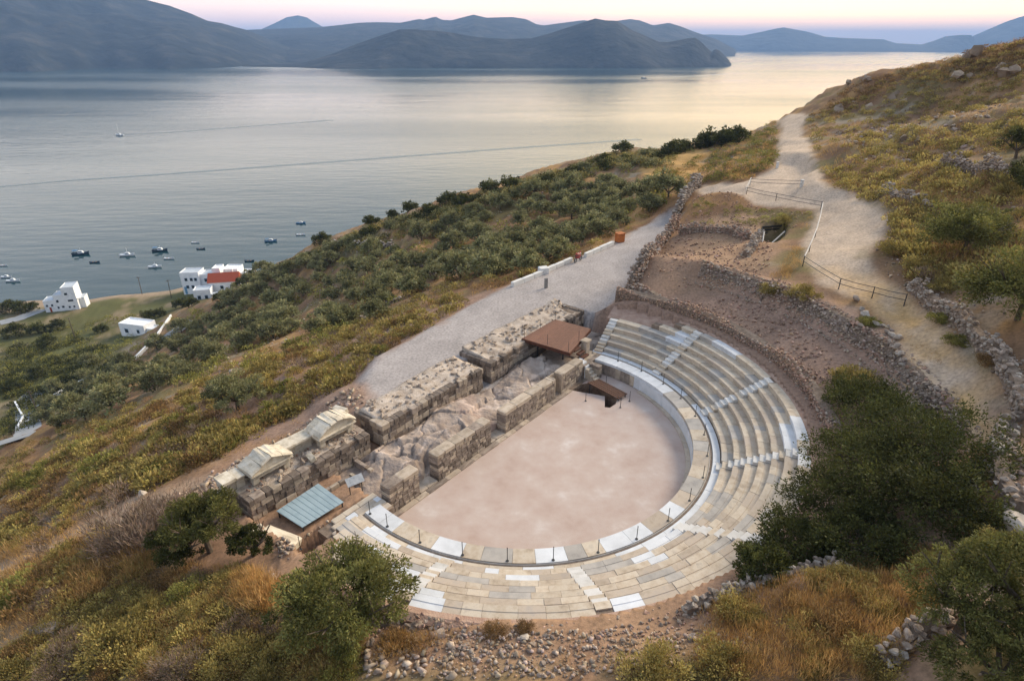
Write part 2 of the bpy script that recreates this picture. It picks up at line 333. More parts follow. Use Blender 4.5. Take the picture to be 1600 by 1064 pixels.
tag(obj('sea', mesh('sea', SV, SF), SEAM), kind='structure')
# ------------------------------------------------------------------ hills across the bay
hillm = mat('far_hill', [lin((24,30,34)), lin((40,46,48)), lin((72,70,66))], .009, 1, 1.0, .02, .1, .1, 8, coords='World', dist=12)
def hills(name, ridge, base, D0, D1, D2, seed, rough=.16, pw=.8):
    """ridge: pixel outline of the crest; base: pixel row of the shore; D0 shore, D1 crest, D2 far foot (m)"""
    xs = np.linspace(ridge[0][0], ridge[-1][0], 260); ry = np.interp(xs, [p[0] for p in ridge], [p[1] for p in ridge])
    m_ = 60; i = np.arange(260)[:,None]; T = np.linspace(0, 1, m_)[None,:]
    d = np.array([ray(px, y_) for px, y_ in zip(xs, ry)]); dh = np.hypot(d[:,0], d[:,1]); az = np.arctan2(d[:,0], d[:,1])[:,None]
    hh = np.maximum(CZ+D1*d[:,2]/dh-SEA, 2)[:,None]; edge = np.minimum(1, 6*np.minimum(i, 259-i)/259+.02)
    d0 = D1-(D1-D0)*(.25+.75*edge)*(1+.06*np.sin(i*.09+seed)+.015*np.sin(i*.31+seed*2))
    s1 = np.clip(T/.6, 0, 1); s2 = np.clip((T-.6)/.4, 0, 1); dist = np.where(T < .6, d0+(D1-d0)*s1, D1+(D2-D1)*s2)
    x = CX+dist*np.sin(az); y = CY+dist*np.cos(az)
    rg = (1-np.abs(fbm(x, y, 620, 6, seed))*2.2)*.6+fbm(x, y, 260, 5, seed+4)*.5
    z = np.where(T < .6, SEA-3+(hh+3)*s1**pw+rg*hh*rough*4*s1*(1-s1)-hh*rough*1.2*s1*(1-s1), SEA-3+(hh+3)*(1-s2))
    z = np.where(T < .6, np.minimum(z, CZ+(SEA+hh-CZ)*dist/D1), z)
    V = np.stack([x, y, z], -1).reshape(-1, 3); ii = np.arange(260*m_).reshape(260, m_)
    Fc = np.stack([ii[:-1,:-1], ii[1:,:-1], ii[1:,1:], ii[:-1,1:]], -1).reshape(-1, 4)
    return tag(obj(name, mesh(name, V, Fc, True), hillm), kind='structure')
hills('mountain', [(-500,60),(-300,-20),(-60,-45),(90,-30),(180,-14),(230,0),(265,9),(300,22),(325,33),(345,36),(365,42),(385,47),(440,70),(520,95)], 105, 2900, 4300, 6000, 3, .17)
hills('mountain', [(395,60),(410,45),(430,36),(448,27),(465,24),(480,28),(500,40),(530,55)], 80, 8600, 9400, 10500, 5)
hills('mountain', [(200,62),(300,52),(385,47),(440,45),(500,43),(560,36),(590,35),(625,36),(655,30),(662,31),(680,26),(690,31),(705,32),(740,23),(760,28),(800,27),(822,30),(838,38),(850,40),(880,36),(912,32),(940,36),(985,30),(1000,32),(1020,40),(1045,36),(1065,42),(1085,50),(1120,62),(1150,78)], 100, 3600, 5600, 7500, 8, .18)
hills('mountain', [(1040,64),(1090,55),(1110,54),(1160,56),(1190,50),(1212,45),(1225,43),(1240,46),(1262,50),(1290,58),(1320,60),(1380,62),(1400,68),(1440,70),(1460,64),(1478,57),(1500,55),(1518,55),(1523,62),(1526,74)], 79, 8200, 8900, 9900, 12)
hills('mountain', [(1490,72),(1522,56),(1545,46),(1575,33),(1600,25),(1640,22),(1760,40),(1850,66)], 76, 9000, 9800, 10800, 15)
hills('headland', [(380,103),(470,100),(520,84),(560,68),(600,54),(625,46),(650,46),(700,50),(745,58),(790,61),(830,60),(860,52),(890,42),(915,34),(930,29),(945,32),(965,33),(985,46),(1010,57),(1030,66),(1045,66),(1075,60),(1087,59),(1096,66),(1104,74),(1112,82),(1117,77),(1124,79),(1132,87),(1139,94),(1142,106)], 107, 2620, 3050, 3700, 21, .20)
# ------------------------------------------------------------------ haze
hz = MB().box(-30000, 30000, -29500, 30500, SEA-8, 470); hm = bpy.data.materials.new('haze'); hm.use_nodes = True; t = hm.node_tree; t.nodes.clear()
ho = t.nodes.new('ShaderNodeOutputMaterial'); pv = t.nodes.new('ShaderNodeVolumePrincipled'); pv.inputs['Color'].default_value = (.36,.58,1,1); pv.inputs['Density'].default_value = 1.05e-4; pv.inputs['Anisotropy'].default_value = .0
t.links.new(pv.outputs[0], ho.inputs['Volume'])
tag(hz.build('haze', hm), kind='stuff')
#@@NEXT
# ------------------------------------------------------------------ stone kit
def block_variants(k, bev=.07, jit=.025, seed=1):
    r_ = random.Random(seed); out = []
    for i in range(k):
        bm = bmesh.new(); bmesh.ops.create_cube(bm, size=1)
        bmesh.ops.bevel(bm, geom=list(bm.edges), offset=bev, segments=1, affect='EDGES', profile=.5)
        for v in bm.verts: v.co += Vector((r_.uniform(-jit, jit), r_.uniform(-jit, jit), r_.uniform(-jit, jit)))
        me = bpy.data.meshes.new('block'); bm.to_mesh(me); bm.free(); out.append(me)
    return out
def rock_variants(k, seed=2, sub=2, amp=.22):
    r_ = random.Random(seed); out = []
    for i in range(k):
        bm = bmesh.new(); bmesh.ops.create_icosphere(bm, subdivisions=sub, radius=.5)
        pl = [(Vector((r_.gauss(0,1), r_.gauss(0,1), r_.gauss(0,1))).normalized(), r_.uniform(.15,.36)) for _ in range(10)]
        for v in bm.verts:
            c = v.co.copy()
            for nrm, dd in pl:
                e_ = c.dot(nrm)-dd
                if e_ > 0: c -= nrm*e_
            v.co = c*(1+r_.uniform(-amp, amp)*.18)
        me = bpy.data.meshes.new('rock'); bm.to_mesh(me); bm.free(); out.append(me)
    return out
BLK = block_variants(6); RCK = rock_variants(9, sub=2); RCKS = rock_variants(6, 5, 1)
def with_mat(meshes, m):
    out = []
    for me in meshes:
        c = me.copy(); c.materials.clear(); c.materials.append(m); out.append(c)
    return out
marble_old = mat('marble_weathered', [lin((154,138,120)), lin((184,167,146)), lin((196,182,163)), lin((170,157,142))], 1.6, .75, .25, 14, .10, .3, 7, stretch=(1,1,3), dist=.01)
marble_tan = mat('marble_tan', [lin((160,144,126)), lin((182,166,148)), lin((170,158,146))], 1.8, .8, .25, 14, .10, .3, 7, stretch=(1,1,3), dist=.01)
marble_grey = mat('marble_grey', [lin((146,140,134)), lin((168,161,153)), lin((180,172,163))], 1.5, .75, .25, 14, .09, .3, 7, stretch=(1,1,3), dist=.01)
marble_new = mat('marble_new', [lin((186,187,188)), lin((204,205,207)), lin((216,217,219))], .9, .6, .08, 9, .05, .35, 5)
marble_step = mat('marble_step', [lin((176,170,162)), lin((200,196,190)), lin((212,208,204))], .9, .7, .1, 9, .08, .3, 5)
ashlar = mat('ashlar', [lin((104,92,84)), lin((140,126,114)), lin((164,150,138))], 2.2, .95, .6, 16, .18, .15, 7, dist=.03)
ashlar_dark = mat('ashlar_dark', [lin((84,74,68)), lin((116,104,94)), lin((140,126,114))], 2.2, .95, .6, 16, .18, .15, 7, dist=.03)
ashlar_cream = mat('ashlar_cream', [lin((140,126,110)), lin((172,156,138)), lin((186,172,156))], 2.2, .92, .4, 16, .15, .2, 7, dist=.02)
mortar = mat('mortar', [lin((96,84,74)), lin((128,112,98)), lin((150,134,120))], 3, 1, .8, 20, .05, .1, 7, dist=.04)
rubblem = mat('rubble_stone', [lin((112,98,88)), lin((152,136,122)), lin((178,162,148))], 2.5, .95, .5, 9, .34, .2, 6, dist=.05)
rubble_red = mat('rubble_stone_red', [lin((118,92,78)), lin((154,124,108)), lin((180,154,136))], 2.5, .95, .5, 9, .28, .2, 6, dist=.05)
pinkfloor = mat('orchestra_earth', [lin((170,147,134)), lin((181,160,148)), lin((187,169,158)), lin((202,190,182))], .42, .95, .5, 14, 0, .2, 14, coords='World', dist=.02)
rockm = mat('bedrock', [lin((128,114,104)), lin((166,150,138)), lin((190,176,164))], .8, .95, .9, 5, 0, .15, 9, coords='World', dist=.08, attr='col')
concrete = mat('roman_concrete', [lin((142,124,108)), lin((182,166,150)), lin((206,192,178))], 1.6, 1, 1, 12, .06, .1, 9, dist=.08)
postm = mat('dark_metal', [(.03,.03,.032),(.05,.05,.05)], 4, .5, .1, 20, .05, .5)

def arc_solid(r0, r1, a0, a1, prof, seg=None):
    """sweep a closed (r,z) profile between two angles in degrees"""
    seg = seg or max(2, int(math.ceil(abs(a1-a0)/1.9))); mb = MB(); rings = []
    for i in range(seg+1):
        a = R(a0+(a1-a0)*i/seg); rings.append([(r_*math.cos(a), r_*math.sin(a), z_) for r_, z_ in prof])
    return mb.loft(rings)
def localise(mb, c):
    mb.V = [(v[0]-c[0], v[1]-c[1], v[2]-c[2]) for v in mb.V]; return mb

# ------------------------------------------------------------------ theatre seating
A0, A1 = -135.5, 61.0; NR = 7; RW = .70; RH = .38; R0 = 13.9; ZW = 1.2
STAIRS = [33.5, 6.0, -21.5, -50.0, -79.5, -107.5]
theatre = tag(empty('theatre_seating'), 'curved marble theatre seating with seven rows around the pink orchestra', 'theatre')
row_lo = [-134.5, -133, -130, -127, -124, -120, -117]; row_hi = [60.2, 60.2, 60.2, 60.2, 60.2, 47, 41]
rows = []
WHITE = {(5,-111),(5,-105),(6,-110),(6,-105),(1,-90),(0,-98),(1,-66),(2,-64),(6,-16),(6,-12),(5,-17),(5,-12),(6,-25),(6,22),(6,26),(4,38),(5,37),(0,-125),(2,-121),(3,-113),(0,-56),(6,-76)}
def near_white(i, a): return any(k == i and abs(a-b) < 3.0 for k, b in WHITE)
for i in range(NR):
    ri = R0+RW*i; top = ZW+RH*(i+1)
    core = arc_solid(0, 0, row_lo[i], row_hi[i], [(ri+.09, -1.4), (ri+.09, top-.08), (ri+.80, top-.08), (ri+.80, -1.4)], 90)
    ro = core.build('seat_row', mortar, theatre); rows.append(ro)
    zb = top-RH
    cuts = sorted([row_lo[i]]+[s for s in STAIRS if row_lo[i] < s < row_hi[i]]+[row_hi[i]])
    for w in range(len(cuts)-1):
        hw = math.degrees(.40/ri); lo = cuts[w]+(hw if w else 0); hi = cuts[w+1]-(hw if w < len(cuts)-2 else math.degrees(.8/ri) if cuts[w+1] > 40 else 0)
        span = R(hi-lo)*ri; nb = max(1, int(round(span/1.22))); ws = [rnd.uniform(.55, 1.5) for _ in range(nb)]; tw = sum(ws); a = lo
        for q in ws:
            b = a+(hi-lo)*q/tw; gp = math.degrees(.006/ri); dz = rnd.uniform(-.012, .012); dr_ = rnd.uniform(-.015, .015); mid = (a+b)/2
            r_ = ri+dr_; t_ = top+dz
            pf = [(r_+.06,zb-.03),(r_+.06,zb+.20),(r_,zb+.26),(r_,t_-.015),(r_+.015,t_),(r_+.36,t_-.004),(r_+.385,t_-.03),(r_+.765,t_-.03),(r_+.765,zb-.03)]
            c = (ri*math.cos(R(mid)), ri*math.sin(R(mid)), top)
            x = rnd.random(); m = marble_new if near_white(i, mid) else marble_old if x < .6 else marble_tan if x < .87 else marble_grey
            localise(arc_solid(0, 0, a+gp, b-gp, pf), c).build('seat_block', m, ro, loc=c); a = b
for s in STAIRS+[60.2]:
    n_rows = sum(1 for i in range(NR) if row_lo[i] < s <= row_hi[i]+.1)
    a = R(s if s < 60 else 60.2-math.degrees(.42/16)); er = Vector((math.cos(a), math.sin(a), 0)); et = Vector((-math.sin(a), math.cos(a), 0))
    def P(rad, t_, z_): return er*rad+et*t_+Vector((0,0,z_))
    mb = MB(); pf = [(R0-.1,-.8),(R0+.2,ZW-.05),(R0+RW*n_rows+.05,ZW+RH*n_rows-.12),(R0+RW*n_rows+.05,-.8)]
    mb.loft([[P(r_, -.34, z_) for r_, z_ in pf], [P(r_, .34, z_) for r_, z_ in pf]])
    st = mb.build('stairway', mortar, theatre)
    for k in range(2*n_rows):
        ra = R0-.28+k*.35; zt = ZW+(k+1)*RH/2; wd = .37+rnd.uniform(-.012,.012)
        pf = [(ra,zt-.24),(ra,zt-.01),(ra+.01,zt),(ra+.40,zt),(ra+.40,zt-.24)]; c = P(ra+.2, 0, zt-.1)
        sb = MB().loft([[P(r_, -wd, z_) for r_, z_ in pf], [P(r_, wd, z_) for r_, z_ in pf]]); localise(sb, c).build('step', marble_step if rnd.random() < .8 else marble_old, st, loc=c)
# gutter, walkway, parapet
gut = arc_solid(0, 0, A0, A1, [(13.17,-.4),(13.17,1.19),(13.22,1.19),(13.26,1.10),(13.34,1.10),(13.38,1.20),(13.38,-.4)], 110).build('gutter', marble_grey, theatre)
wk = arc_solid(0, 0, A0, A1, [(12.35,-.4),(12.35,1.14),(14.1,1.14),(14.1,-.4)], 110).build('walkway', mortar, theatre)
def slabs(r0, r1, z0, z1, step, name, parent, fm, lo=A0, hi=A1):
    a = lo
    while a < hi-.5:
        b = min(hi, a+math.degrees(step*rnd.uniform(.75,1.3)/r0)); mid = (a+b)/2; c = (r0*math.cos(R(mid)), r0*math.sin(R(mid)), z1); dz = rnd.uniform(-.008,.008)
        localise(arc_solid(0, 0, a+.04, b-.04, [(r0,z0),(r0,z1+dz),(r1,z1+dz),(r1,z0)]), c).build(name, fm(mid), parent, loc=c); a = b
NW = [(-129.5,3.4),(-107.5,3.6),(-84.3,3.6),(-66,2),(-61.5,5.5),(-45,3.5),(24,4),(29,2),(40,9),(52,6)]
def wcol(a):
    if any(abs(a-b) < w_ for b, w_ in NW): return marble_new
    return marble_old if rnd.random() < .6 else marble_tan if rnd.random() < .5 else marble_grey
slabs(12.12, 13.15, 1.0, 1.24, 1.35, 'walkway_slab', wk, wcol)
slabs(13.40, 13.86, 1.0, 1.22, 1.5, 'walkway_slab', wk, lambda a: marble_new if (a > -70 and rnd.random() < .85) or rnd.random() < .3 else marble_old)
pr = arc_solid(0, 0, A0, A1, [(12.2,-.5),(12.2,1.1),(12.5,1.1),(12.5,-.5)], 110).build('parapet', mortar, theatre)
slabs(12.08, 12.22, 0.05, .985, 1.35, 'parapet_slab', pr, lambda a: marble_new, -62, 37.5)
slabs(12.10, 12.22, 0.05, .985, .55, 'parapet_slab', pr, lambda a: ashlar_cream if rnd.random() < .4 else ashlar, 37.5, A1)
slabs(11.75, 12.07, -.1, .10, 1.3, 'floor_kerb', pr, lambda a: marble_tan, -62, 34)
rim = arc_solid(0, 0, -117, 41, [(18.8,2.6),(18.8,3.84),(19.15,3.90),(19.5,3.75),(19.5,2.6)], 120).build('rim', mat('pink_mortar', [lin((150,120,104)), lin((182,156,138))], 2, 1, .7, 12, 0, .1, coords='World', dist=.06), theatre)
rim2 = arc_solid(0, 0, 40.6, 61.5, [(17.4,1.6),(17.4,2.95),(18.4,3.25),(19.8,3.6),(19.8,1.6)], 24).build('rim', MATS['pink_mortar'], theatre)
# ------------------------------------------------------------------ orchestra floor with the dug pit
PITP = [(8.07,1.12),(9.2,1.1),(10.26,.28),(9.75,-1.2),(9.25,-2.76),(8.55,-3.03),(7.76,-2.96),(7.58,-2.59),(9.03,-1.72),(8.65,-.6),(8.39,.05)]
pit3 = [UN(u, n) for u, n in PITP]
av = [R(a) for a in np.linspace(-130.5, 54.0, 110)]; outer = [Vector((12.25*math.cos(a), 12.25*math.sin(a), 0)) for a in av]+[UN(12.0, 1.25), UN(-12.0, 1.25)]
tri = tessellate_polygon([outer, pit3]); allv = outer+pit3
fl = mesh('orchestra_floor', [tuple(v) for v in allv], [tuple(t_) for t_ in tri]); bm = bmesh.new(); bm.from_mesh(fl); bmesh.ops.recalc_face_normals(bm, faces=bm.faces)
for f in bm.faces:
    if f.normal.z < 0: f.normal_flip()
bm.to_mesh(fl); bm.free()
tag(obj('orchestra_floor', fl, pinkfloor), kind='structure')
mb = MB(); k = len(pit3); rg = [[(v.x, v.y, .0) for v in pit3], [(v.x+rnd.uniform(-.06,.06), v.y+rnd.uniform(-.06,.06), -.55) for v in pit3], [(v.x, v.y, -1.5) for v in pit3]]
mb.loft(rg, True, False); tri = tessellate_polygon([pit3]); mb.add([(v.x, v.y, -1.5) for v in pit3], [tuple(t_) for t_ in tri])
tag(mb.build('excavation_pit', mat('pit_earth', [lin((104,84,70)), lin((140,116,98)), lin((160,138,120))], 2, 1, .8, 14, 0, .1, coords='World', dist=.08)), kind='structure')
gr = tag(empty('pit_grating', UN(9.7,-1.6,.55)), 'rusty brown metal plank grating over the pit beside the far steps', 'grating')
for k in range(5):
    a = UN(9.25+k*.23, .05-.1*k, .62); b = UN(9.02+k*.24, -3.05-.04*k, .32); d_ = (b-a).normalized(); s_ = Vector((-d_.y, d_.x, 0))*.105
    V = [a+s_, a-s_, b-s_, b+s_]; o_ = Vector(gr.location)
    MB().add([v-o_ for v in V]+[v-o_-Vector((0,0,.05)) for v in V], [(3,2,1,0),(4,5,6,7),(0,1,5,4),(1,2,6,5),(2,3,7,6),(3,0,4,7)]).build('plank', mat('rusty_plank', [lin((70,48,38)), lin((98,66,50))], 5, .7, .3, 30, .12), gr)
for u_, n_ in ((9.3,-.1),(10.1,-.4),(9.1,-2.95),(9.95,-3.1)):
    b = UN(u_, n_, .4)-Vector(gr.location); MB().tube((b.x, b.y, -1.6), (b.x, b.y, b.z), .04).build('leg', postm, gr)

# ------------------------------------------------------------------ masonry in the stage building (theatre u,n axes)
ZR = ANG
BLKM = {m.name: with_mat(BLK, m) for m in (ashlar, ashlar_dark, ashlar_cream)}
def course_blocks(root, u0, u1, n0, n1, z0, z1, bl, names, axis='u', out=.0, keep=1.0, jit=.02):
    """one course of blocks along u (or n), full depth, children of root (root sits at the origin, unrotated)"""
    p = u0 if axis == 'u' else n0; end = u1 if axis == 'u' else n1
    while p < end-.05:
        L_ = min(end-p, bl*rnd.uniform(.55, 1.45))
        if end-p-L_ < .2: L_ = end-p
        if rnd.random() < keep:
            if axis == 'u': cu, cn, su, sn = p+L_/2, (n0+n1)/2, L_, n1-n0
            else: cu, cn, su, sn = (u0+u1)/2, p+L_/2, u1-u0, L_
            c = UN(cu, cn+rnd.uniform(-jit, jit) if axis == 'u' else cn, (z0+z1)/2)
            if axis == 'n': c += UN(rnd.uniform(-jit, jit), 0)
            obj('stone_block', rnd.choice(BLKM[rnd.choice(names)]), None, root, c, (0, 0, ZR), (su-.012, sn, z1-z0-.012))
        p += L_
def core_box(name, u0, u1, n0, n1, z0, z1, m):
    mb = MB(); V, Fc = boxm(u0, u1, n0, n1, z0, z1); return mb.add([UN(*v) for v in V], Fc).build(name, m)
def front_wall(u0, u1, n0, n1, h, label, names, ch=.26, bl=.42):
    root = core_box('stage_wall', u0+.05, u1-.05, n0+.06, n1-.06, -.3, h-.06, mortar); tag(root, label, 'wall', 'front walls of the stage building')
    nc = int(round(h/ch)); 
    for k in range(nc): course_blocks(root, u0, u1, n0, n1, h*k/nc, h*(k+1)/nc, bl if k < nc-1 else bl*2.2, names if k < nc-1 else ['ashlar_cream'] if u0 > -1 else ['ashlar','ashlar_cream'])
    return root
front_wall(-11.4, -8.95, 1.25, 2.1, 2.05, 'shortest brown block stage wall beside the white walkway slabs', ['ashlar','ashlar_dark','ashlar_cream','ashlar'])
front_wall(-7.3, -1.9, 1.25, 2.1, 2.05, 'long brown block stage wall between the two openings onto the orchestra', ['ashlar','ashlar_dark','ashlar','ashlar_cream'])
front_wall(-.3, 6.0, 1.25, 2.1, 1.85, 'longest grey block stage wall with a pale flat top', ['ashlar','ashlar','ashlar','ashlar_cream'], .31, .6)
front_wall(7.15, 10.3, 1.25, 2.1, 1.85, 'stage wall with pale top beside the small white stair and pit', ['ashlar','ashlar','ashlar_cream'], .31, .6)
jb = tag(empty('doorway', UN(6.55,1.65,0)), 'cream stone doorway between two stage walls by the orchestra', 'doorway')
for u_ in (6.06, 7.06): obj('jamb', rnd.choice(BLKM['ashlar_cream']), None, jb, UN(u_-6.55, .02, .93), (0,0,ZR), (.16,.86,1.86))
obj('back_slab', rnd.choice(BLKM['ashlar_cream']), None, jb, UN(0, .36, .9), (0,0,ZR), (.86,.12,1.8)); obj('threshold', rnd.choice(BLKM['ashlar']), None, jb, UN(0, 0, .06), (0,0,ZR), (.86,.8,.12))
# stone sill along the foot of the stage front
sill = core_box('stage_sill', -11.6, 10.6, .86, 1.24, -.3, .05, mortar); tag(sill, 'low grey stone sill along the foot of the stage walls', 'sill')
course_blocks(sill, -11.7, 8.0, .82, 1.22, -.1, .10, 1.3, ['ashlar_cream','ashlar'], jit=.01)
for (a, b) in ((-8.93,-7.32),(-1.88,-.32)): course_blocks(sill, a, b, 1.25, 2.6, -.1, .13, .8, ['ashlar','ashlar_cream'], jit=.005)
# rear podiums
def rough_top(name, root, u0, u1, n0, n1, z0, fz, m, du=.22):
    nu = max(4, int((u1-u0)/du)); nn = max(4, int((n1-n0)/du)); us = np.linspace(u0, u1, nu); ns = np.linspace(n0, n1, nn); UU, NN = np.meshgrid(us, ns)
    X = UU*EU[0]+NN*EN[0]; Y = UU*EU[1]+NN*EN[1]; Z = fz(UU, NN, X, Y)
    V = np.c_[X.ravel(), Y.ravel(), Z.ravel()]; ii = np.arange(nu*nn).reshape(nn, nu); Fc = np.stack([ii[:-1,:-1], ii[:-1,1:], ii[1:,1:], ii[1:,:-1]], -1).reshape(-1, 4)
    # skirt
    ring = list(ii[0,:])+list(ii[1:,-1])+list(ii[-1,-2::-1])+list(ii[-2:0:-1,0]); k0 = len(V); VB = V[ring].copy(); VB[:,2] = z0
    V = np.r_[V, VB]; k = len(ring); FS = np.array([[ring[i], k0+i, k0+(i+1) % k, ring[(i+1) % k]] for i in range(k)])
    return obj(name, mesh(name, V, np.r_[Fc, FS]), m, root)
def podium(u0, u1, n0, n1, zb, zt, label, fz, names, courses=4, left=True):
    root = core_box('rear_podium', u0+.12, u1-.12, n0+.12, n1-.05, zb-.8, zt-.12, mortar); tag(root, label, 'podium', 'rear podiums of the stage building')
    h = (zt-zb)/courses
    for k in range(courses):
        off = .0 if k < courses-1 else -.08                      # the cornice course stands proud
        z_ = zb+k*h; nm = names if k not in (1,) else ['ashlar_cream','ashlar']
        course_blocks(root, u0+off, u1, n0+off, n0+.55, z_, z_+h, .55, nm, keep=.98 if k < courses-1 else .80, jit=.04)
        if left: course_blocks(root, u0+off, u0+.5, n0+.56, n1, z_, z_+h, .6, nm, axis='n')
        course_blocks(root, u1-.45, u1-off, n0+.56, n1, z_, z_+h, .6, nm, axis='n')
    rough_top('concrete_core', root, u0+.28, u1-.22, n0+.3, n1, zb, fz, concrete)
    return root
def fz1(U, N, X, Y):
    s = (N-6.7)/2.7; st = np.floor(s*3.2)*.13; return 2.42+st*.8*sstep(0, .3, s)+fbm(X, Y, 1.3, 5, 4)*.14-.35*sstep(.75, 1, s)*sstep(0, 1, -U/7)-.12*sstep(.4, .5, fbm(X, Y, 2.5, 2, 8))
podium(-7.55, 3.05, 6.35, 9.35, .55, 2.42, 'long middle stone podium behind the stage with layered concrete top', fz1, ['ashlar_dark','ashlar_dark','ashlar','ashlar_cream'])
def fz2(U, N, X, Y):
    s = (N-6.6)/3.2; e = sstep(16.5, 18.5, U); return 2.40+.30*sstep(.2, .8, s)*np.floor(s*3)/3+fbm(X, Y, 1.2, 5, 14)*.20-.25*e+.5*e*(fbm(X, Y, .8, 3, 15) > .25)
podium(4.1, 18.4, 6.4, 9.9, .55, 2.42, 'farthest stone podium running behind the wooden deck', fz2, ['ashlar_dark','ashlar','ashlar_dark'], 4)
def fz3(U, N, X, Y): return 2.30+fbm(X, Y, 1.1, 5, 24)*.16+.1*sstep(8.5, 10, N)
p3 = podium(-17.4, -8.6, 6.45, 10.0, .35, 2.34, 'nearest stone podium carrying the marble pediments', fz3, ['ashlar_dark','ashlar','ashlar_dark','ashlar_cream'], 5)
for po, (ua, ub, na_, nb_) in zip([o for o in scene.objects if o.name.startswith('rear_podium')], ((-7.2,2.8,6.6,9.3),(4.4,18,6.6,9.8),(-17,-9,6.7,9.9))):
    ms_ = with_mat(RCKS, concrete)+with_mat(RCKS, ashlar)
    for _ in range(120):
        u_, n_ = rnd.uniform(ua, ub), na_+(nb_-na_)*rnd.random()**.7; s_ = rnd.uniform(.12,.42); p_ = UN(u_, n_); z_ = 2.42+.22*(n_-na_)/(nb_-na_)
        obj('stone', rnd.choice(ms_), None, po, (p_.x, p_.y, z_+s_*.12), (rnd.uniform(-.3,.3), rnd.uniform(-.3,.3), rnd.uniform(0,6)), (s_*1.6, s_*1.2, s_*.7))
# loose stones on the podium tops
def litter(name, root, spots, m, lo, hi, kind=None):
    ms = with_mat(RCKS, m)
    for x, y, z in spots:
        s_ = rnd.uniform(lo, hi); obj(name, rnd.choice(ms), None, root, (x, y, z), (rnd.uniform(0,6), rnd.uniform(0,6), rnd.uniform(0,6)), (s_*rnd.uniform(.8,1.4), s_, s_*rnd.uniform(.6,1)))
litter('stone', p3, [tuple(UN(rnd.uniform(-17,-9), rnd.uniform(6.9,8.4), 2.38)) for _ in range(70)], rubble_red, .10, .24)
# ------------------------------------------------------------------ marble pediments
mp = mat('pediment_marble', [lin((150,138,120)), lin((196,184,164)), lin((214,204,188))], 2.2, .8, .6, 12, .14, .3, 7, dist=.02)
def bx_un(name, root, u0, u1, n0, n1, z0, z1, m): 
    V, Fc = boxm(u0, u1, n0, n1, z0, z1); o_ = Vector(root.location); bm = bmesh.new(); bv = [bm.verts.new(UN(*v)-o_) for v in V]
    for f in Fc: bm.faces.new([bv[i] for i in f])
    bmesh.ops.bevel(bm, geom=list(bm.edges), offset=.015, segments=1, affect='EDGES')
    for v in bm.verts: v.co += Vector((rnd.uniform(-.012,.012), rnd.uniform(-.012,.012), rnd.uniform(-.012,.012)))
    me = bpy.data.meshes.new(name); bm.to_mesh(me); bm.free(); return obj(name, me, m, root)
def pediment(u0, u1, n0, n1, zb, arched, label):
    root = tag(empty('marble_pediment', UN((u0+u1)/2, n0, zb)), label, 'pediment', 'marble pediments on the nearest podium'); o_ = Vector(root.location)
    for u_ in (u0+.22, u1-.22):
        bx_un('pier', root, u_-.2, u_+.2, n0+.08, n0+.5, zb, zb+.42, mp)
        bx_un('pier', root, u_-.2, u_+.2, n1-.5, n1-.05, zb, zb+.42, mp)
    bx_un('architrave', root, u0, u1, n0, n1, zb+.425, zb+.60, mp)
    bx_un('frieze', root, u0+.05, u1-.05, n0+.05, n1-.04, zb+.602, zb+.74, mp)
    bx_un('cornice', root, u0-.16, u1+.16, n0-.17, n1+.02, zb+.742, zb+.84, mp)
    k = 13; us = [u0-.16+(u1-u0+.32)*i/(k-1) for i in range(k)]; hgt = .55
    prof = [(hgt*math.sin(math.pi*i/(k-1))**.8 if arched else hgt*(1-abs(2*i/(k-1)-1))) for i in range(k)]
    V = []
    for n_ in (n0, n1):
        V += [UN(u_, n_, zb+.842)-o_ for u_ in us]+[UN(u_, n_, zb+.85+p_)-o_ for u_, p_ in zip(us, prof)]
    Fc = []
    for i in range(k-1):
        Fc += [(i, i+1, k+i+1, k+i), (2*k+i+1, 2*k+i, 3*k+i, 3*k+i+1)]
    MB().add(V, Fc).build('tympanum', mp, root)
    # raking cornice in lengths
    cuts = [0, 4, 6, 8, 12] if arched else [0, 3, 6, 9, 12]
    for a, b in zip(cuts[:-1], cuts[1:]):
        dz = rnd.uniform(-.06,.09); rings = []
        for i in range(a, b+1):
            z_ = zb+.86+prof[i]+dz; e_ = .004*(1 if i == a else -1 if i == b else 0)
            rings.append([UN(us[i]+e_*4, n_, z__)-o_ for n_, z__ in ((n0-.18, z_), (n0-.22, z_+.10), (n0-.10, z_+.20), (n1, z_+.17+rnd.uniform(-.10,.06)), (n1, z_-.02))])
        MB().loft(rings).build('raking_cornice', mp, root)
    return root
pediment(-16.5, -14.0, 7.35, 8.75, 2.35, False, 'pale marble pediment with pointed gable at the near end of the ruins')
pediment(-11.75, -9.1, 7.4, 8.8, 2.35, True, 'pale marble pediment with curved gable next to the middle podium')
def entabl(u0, u1, n0, label):
    root = tag(empty('marble_entablature', UN((u0+u1)/2, n0, 2.35)), label, 'entablature', 'plain marble entablatures joining the pediments')
    u = u0
    while u < u1-.1:
        b = min(u1, u+rnd.uniform(.8, 1.25)); b = u1 if u1-b < .3 else b
        bx_un('wall_block', root, u+.01, b-.01, n0, n0+.5, 2.0, 2.80, mp); bx_un('frieze_block', root, u+.006, b-.006, n0-.03, n0+.6, 2.805, 3.08, mp)
        bx_un('cornice_block', root, u+.004, b-.004, n0-.24, n0+.85, 3.084, 3.25+rnd.uniform(-.05,.07), mp); u = b
entabl(-13.96, -11.8, 8.3, 'recessed plain marble entablature between the two pediments')
entabl(-18.1, -16.7, 8.0, 'short marble entablature left of the pointed pediment behind the bush')
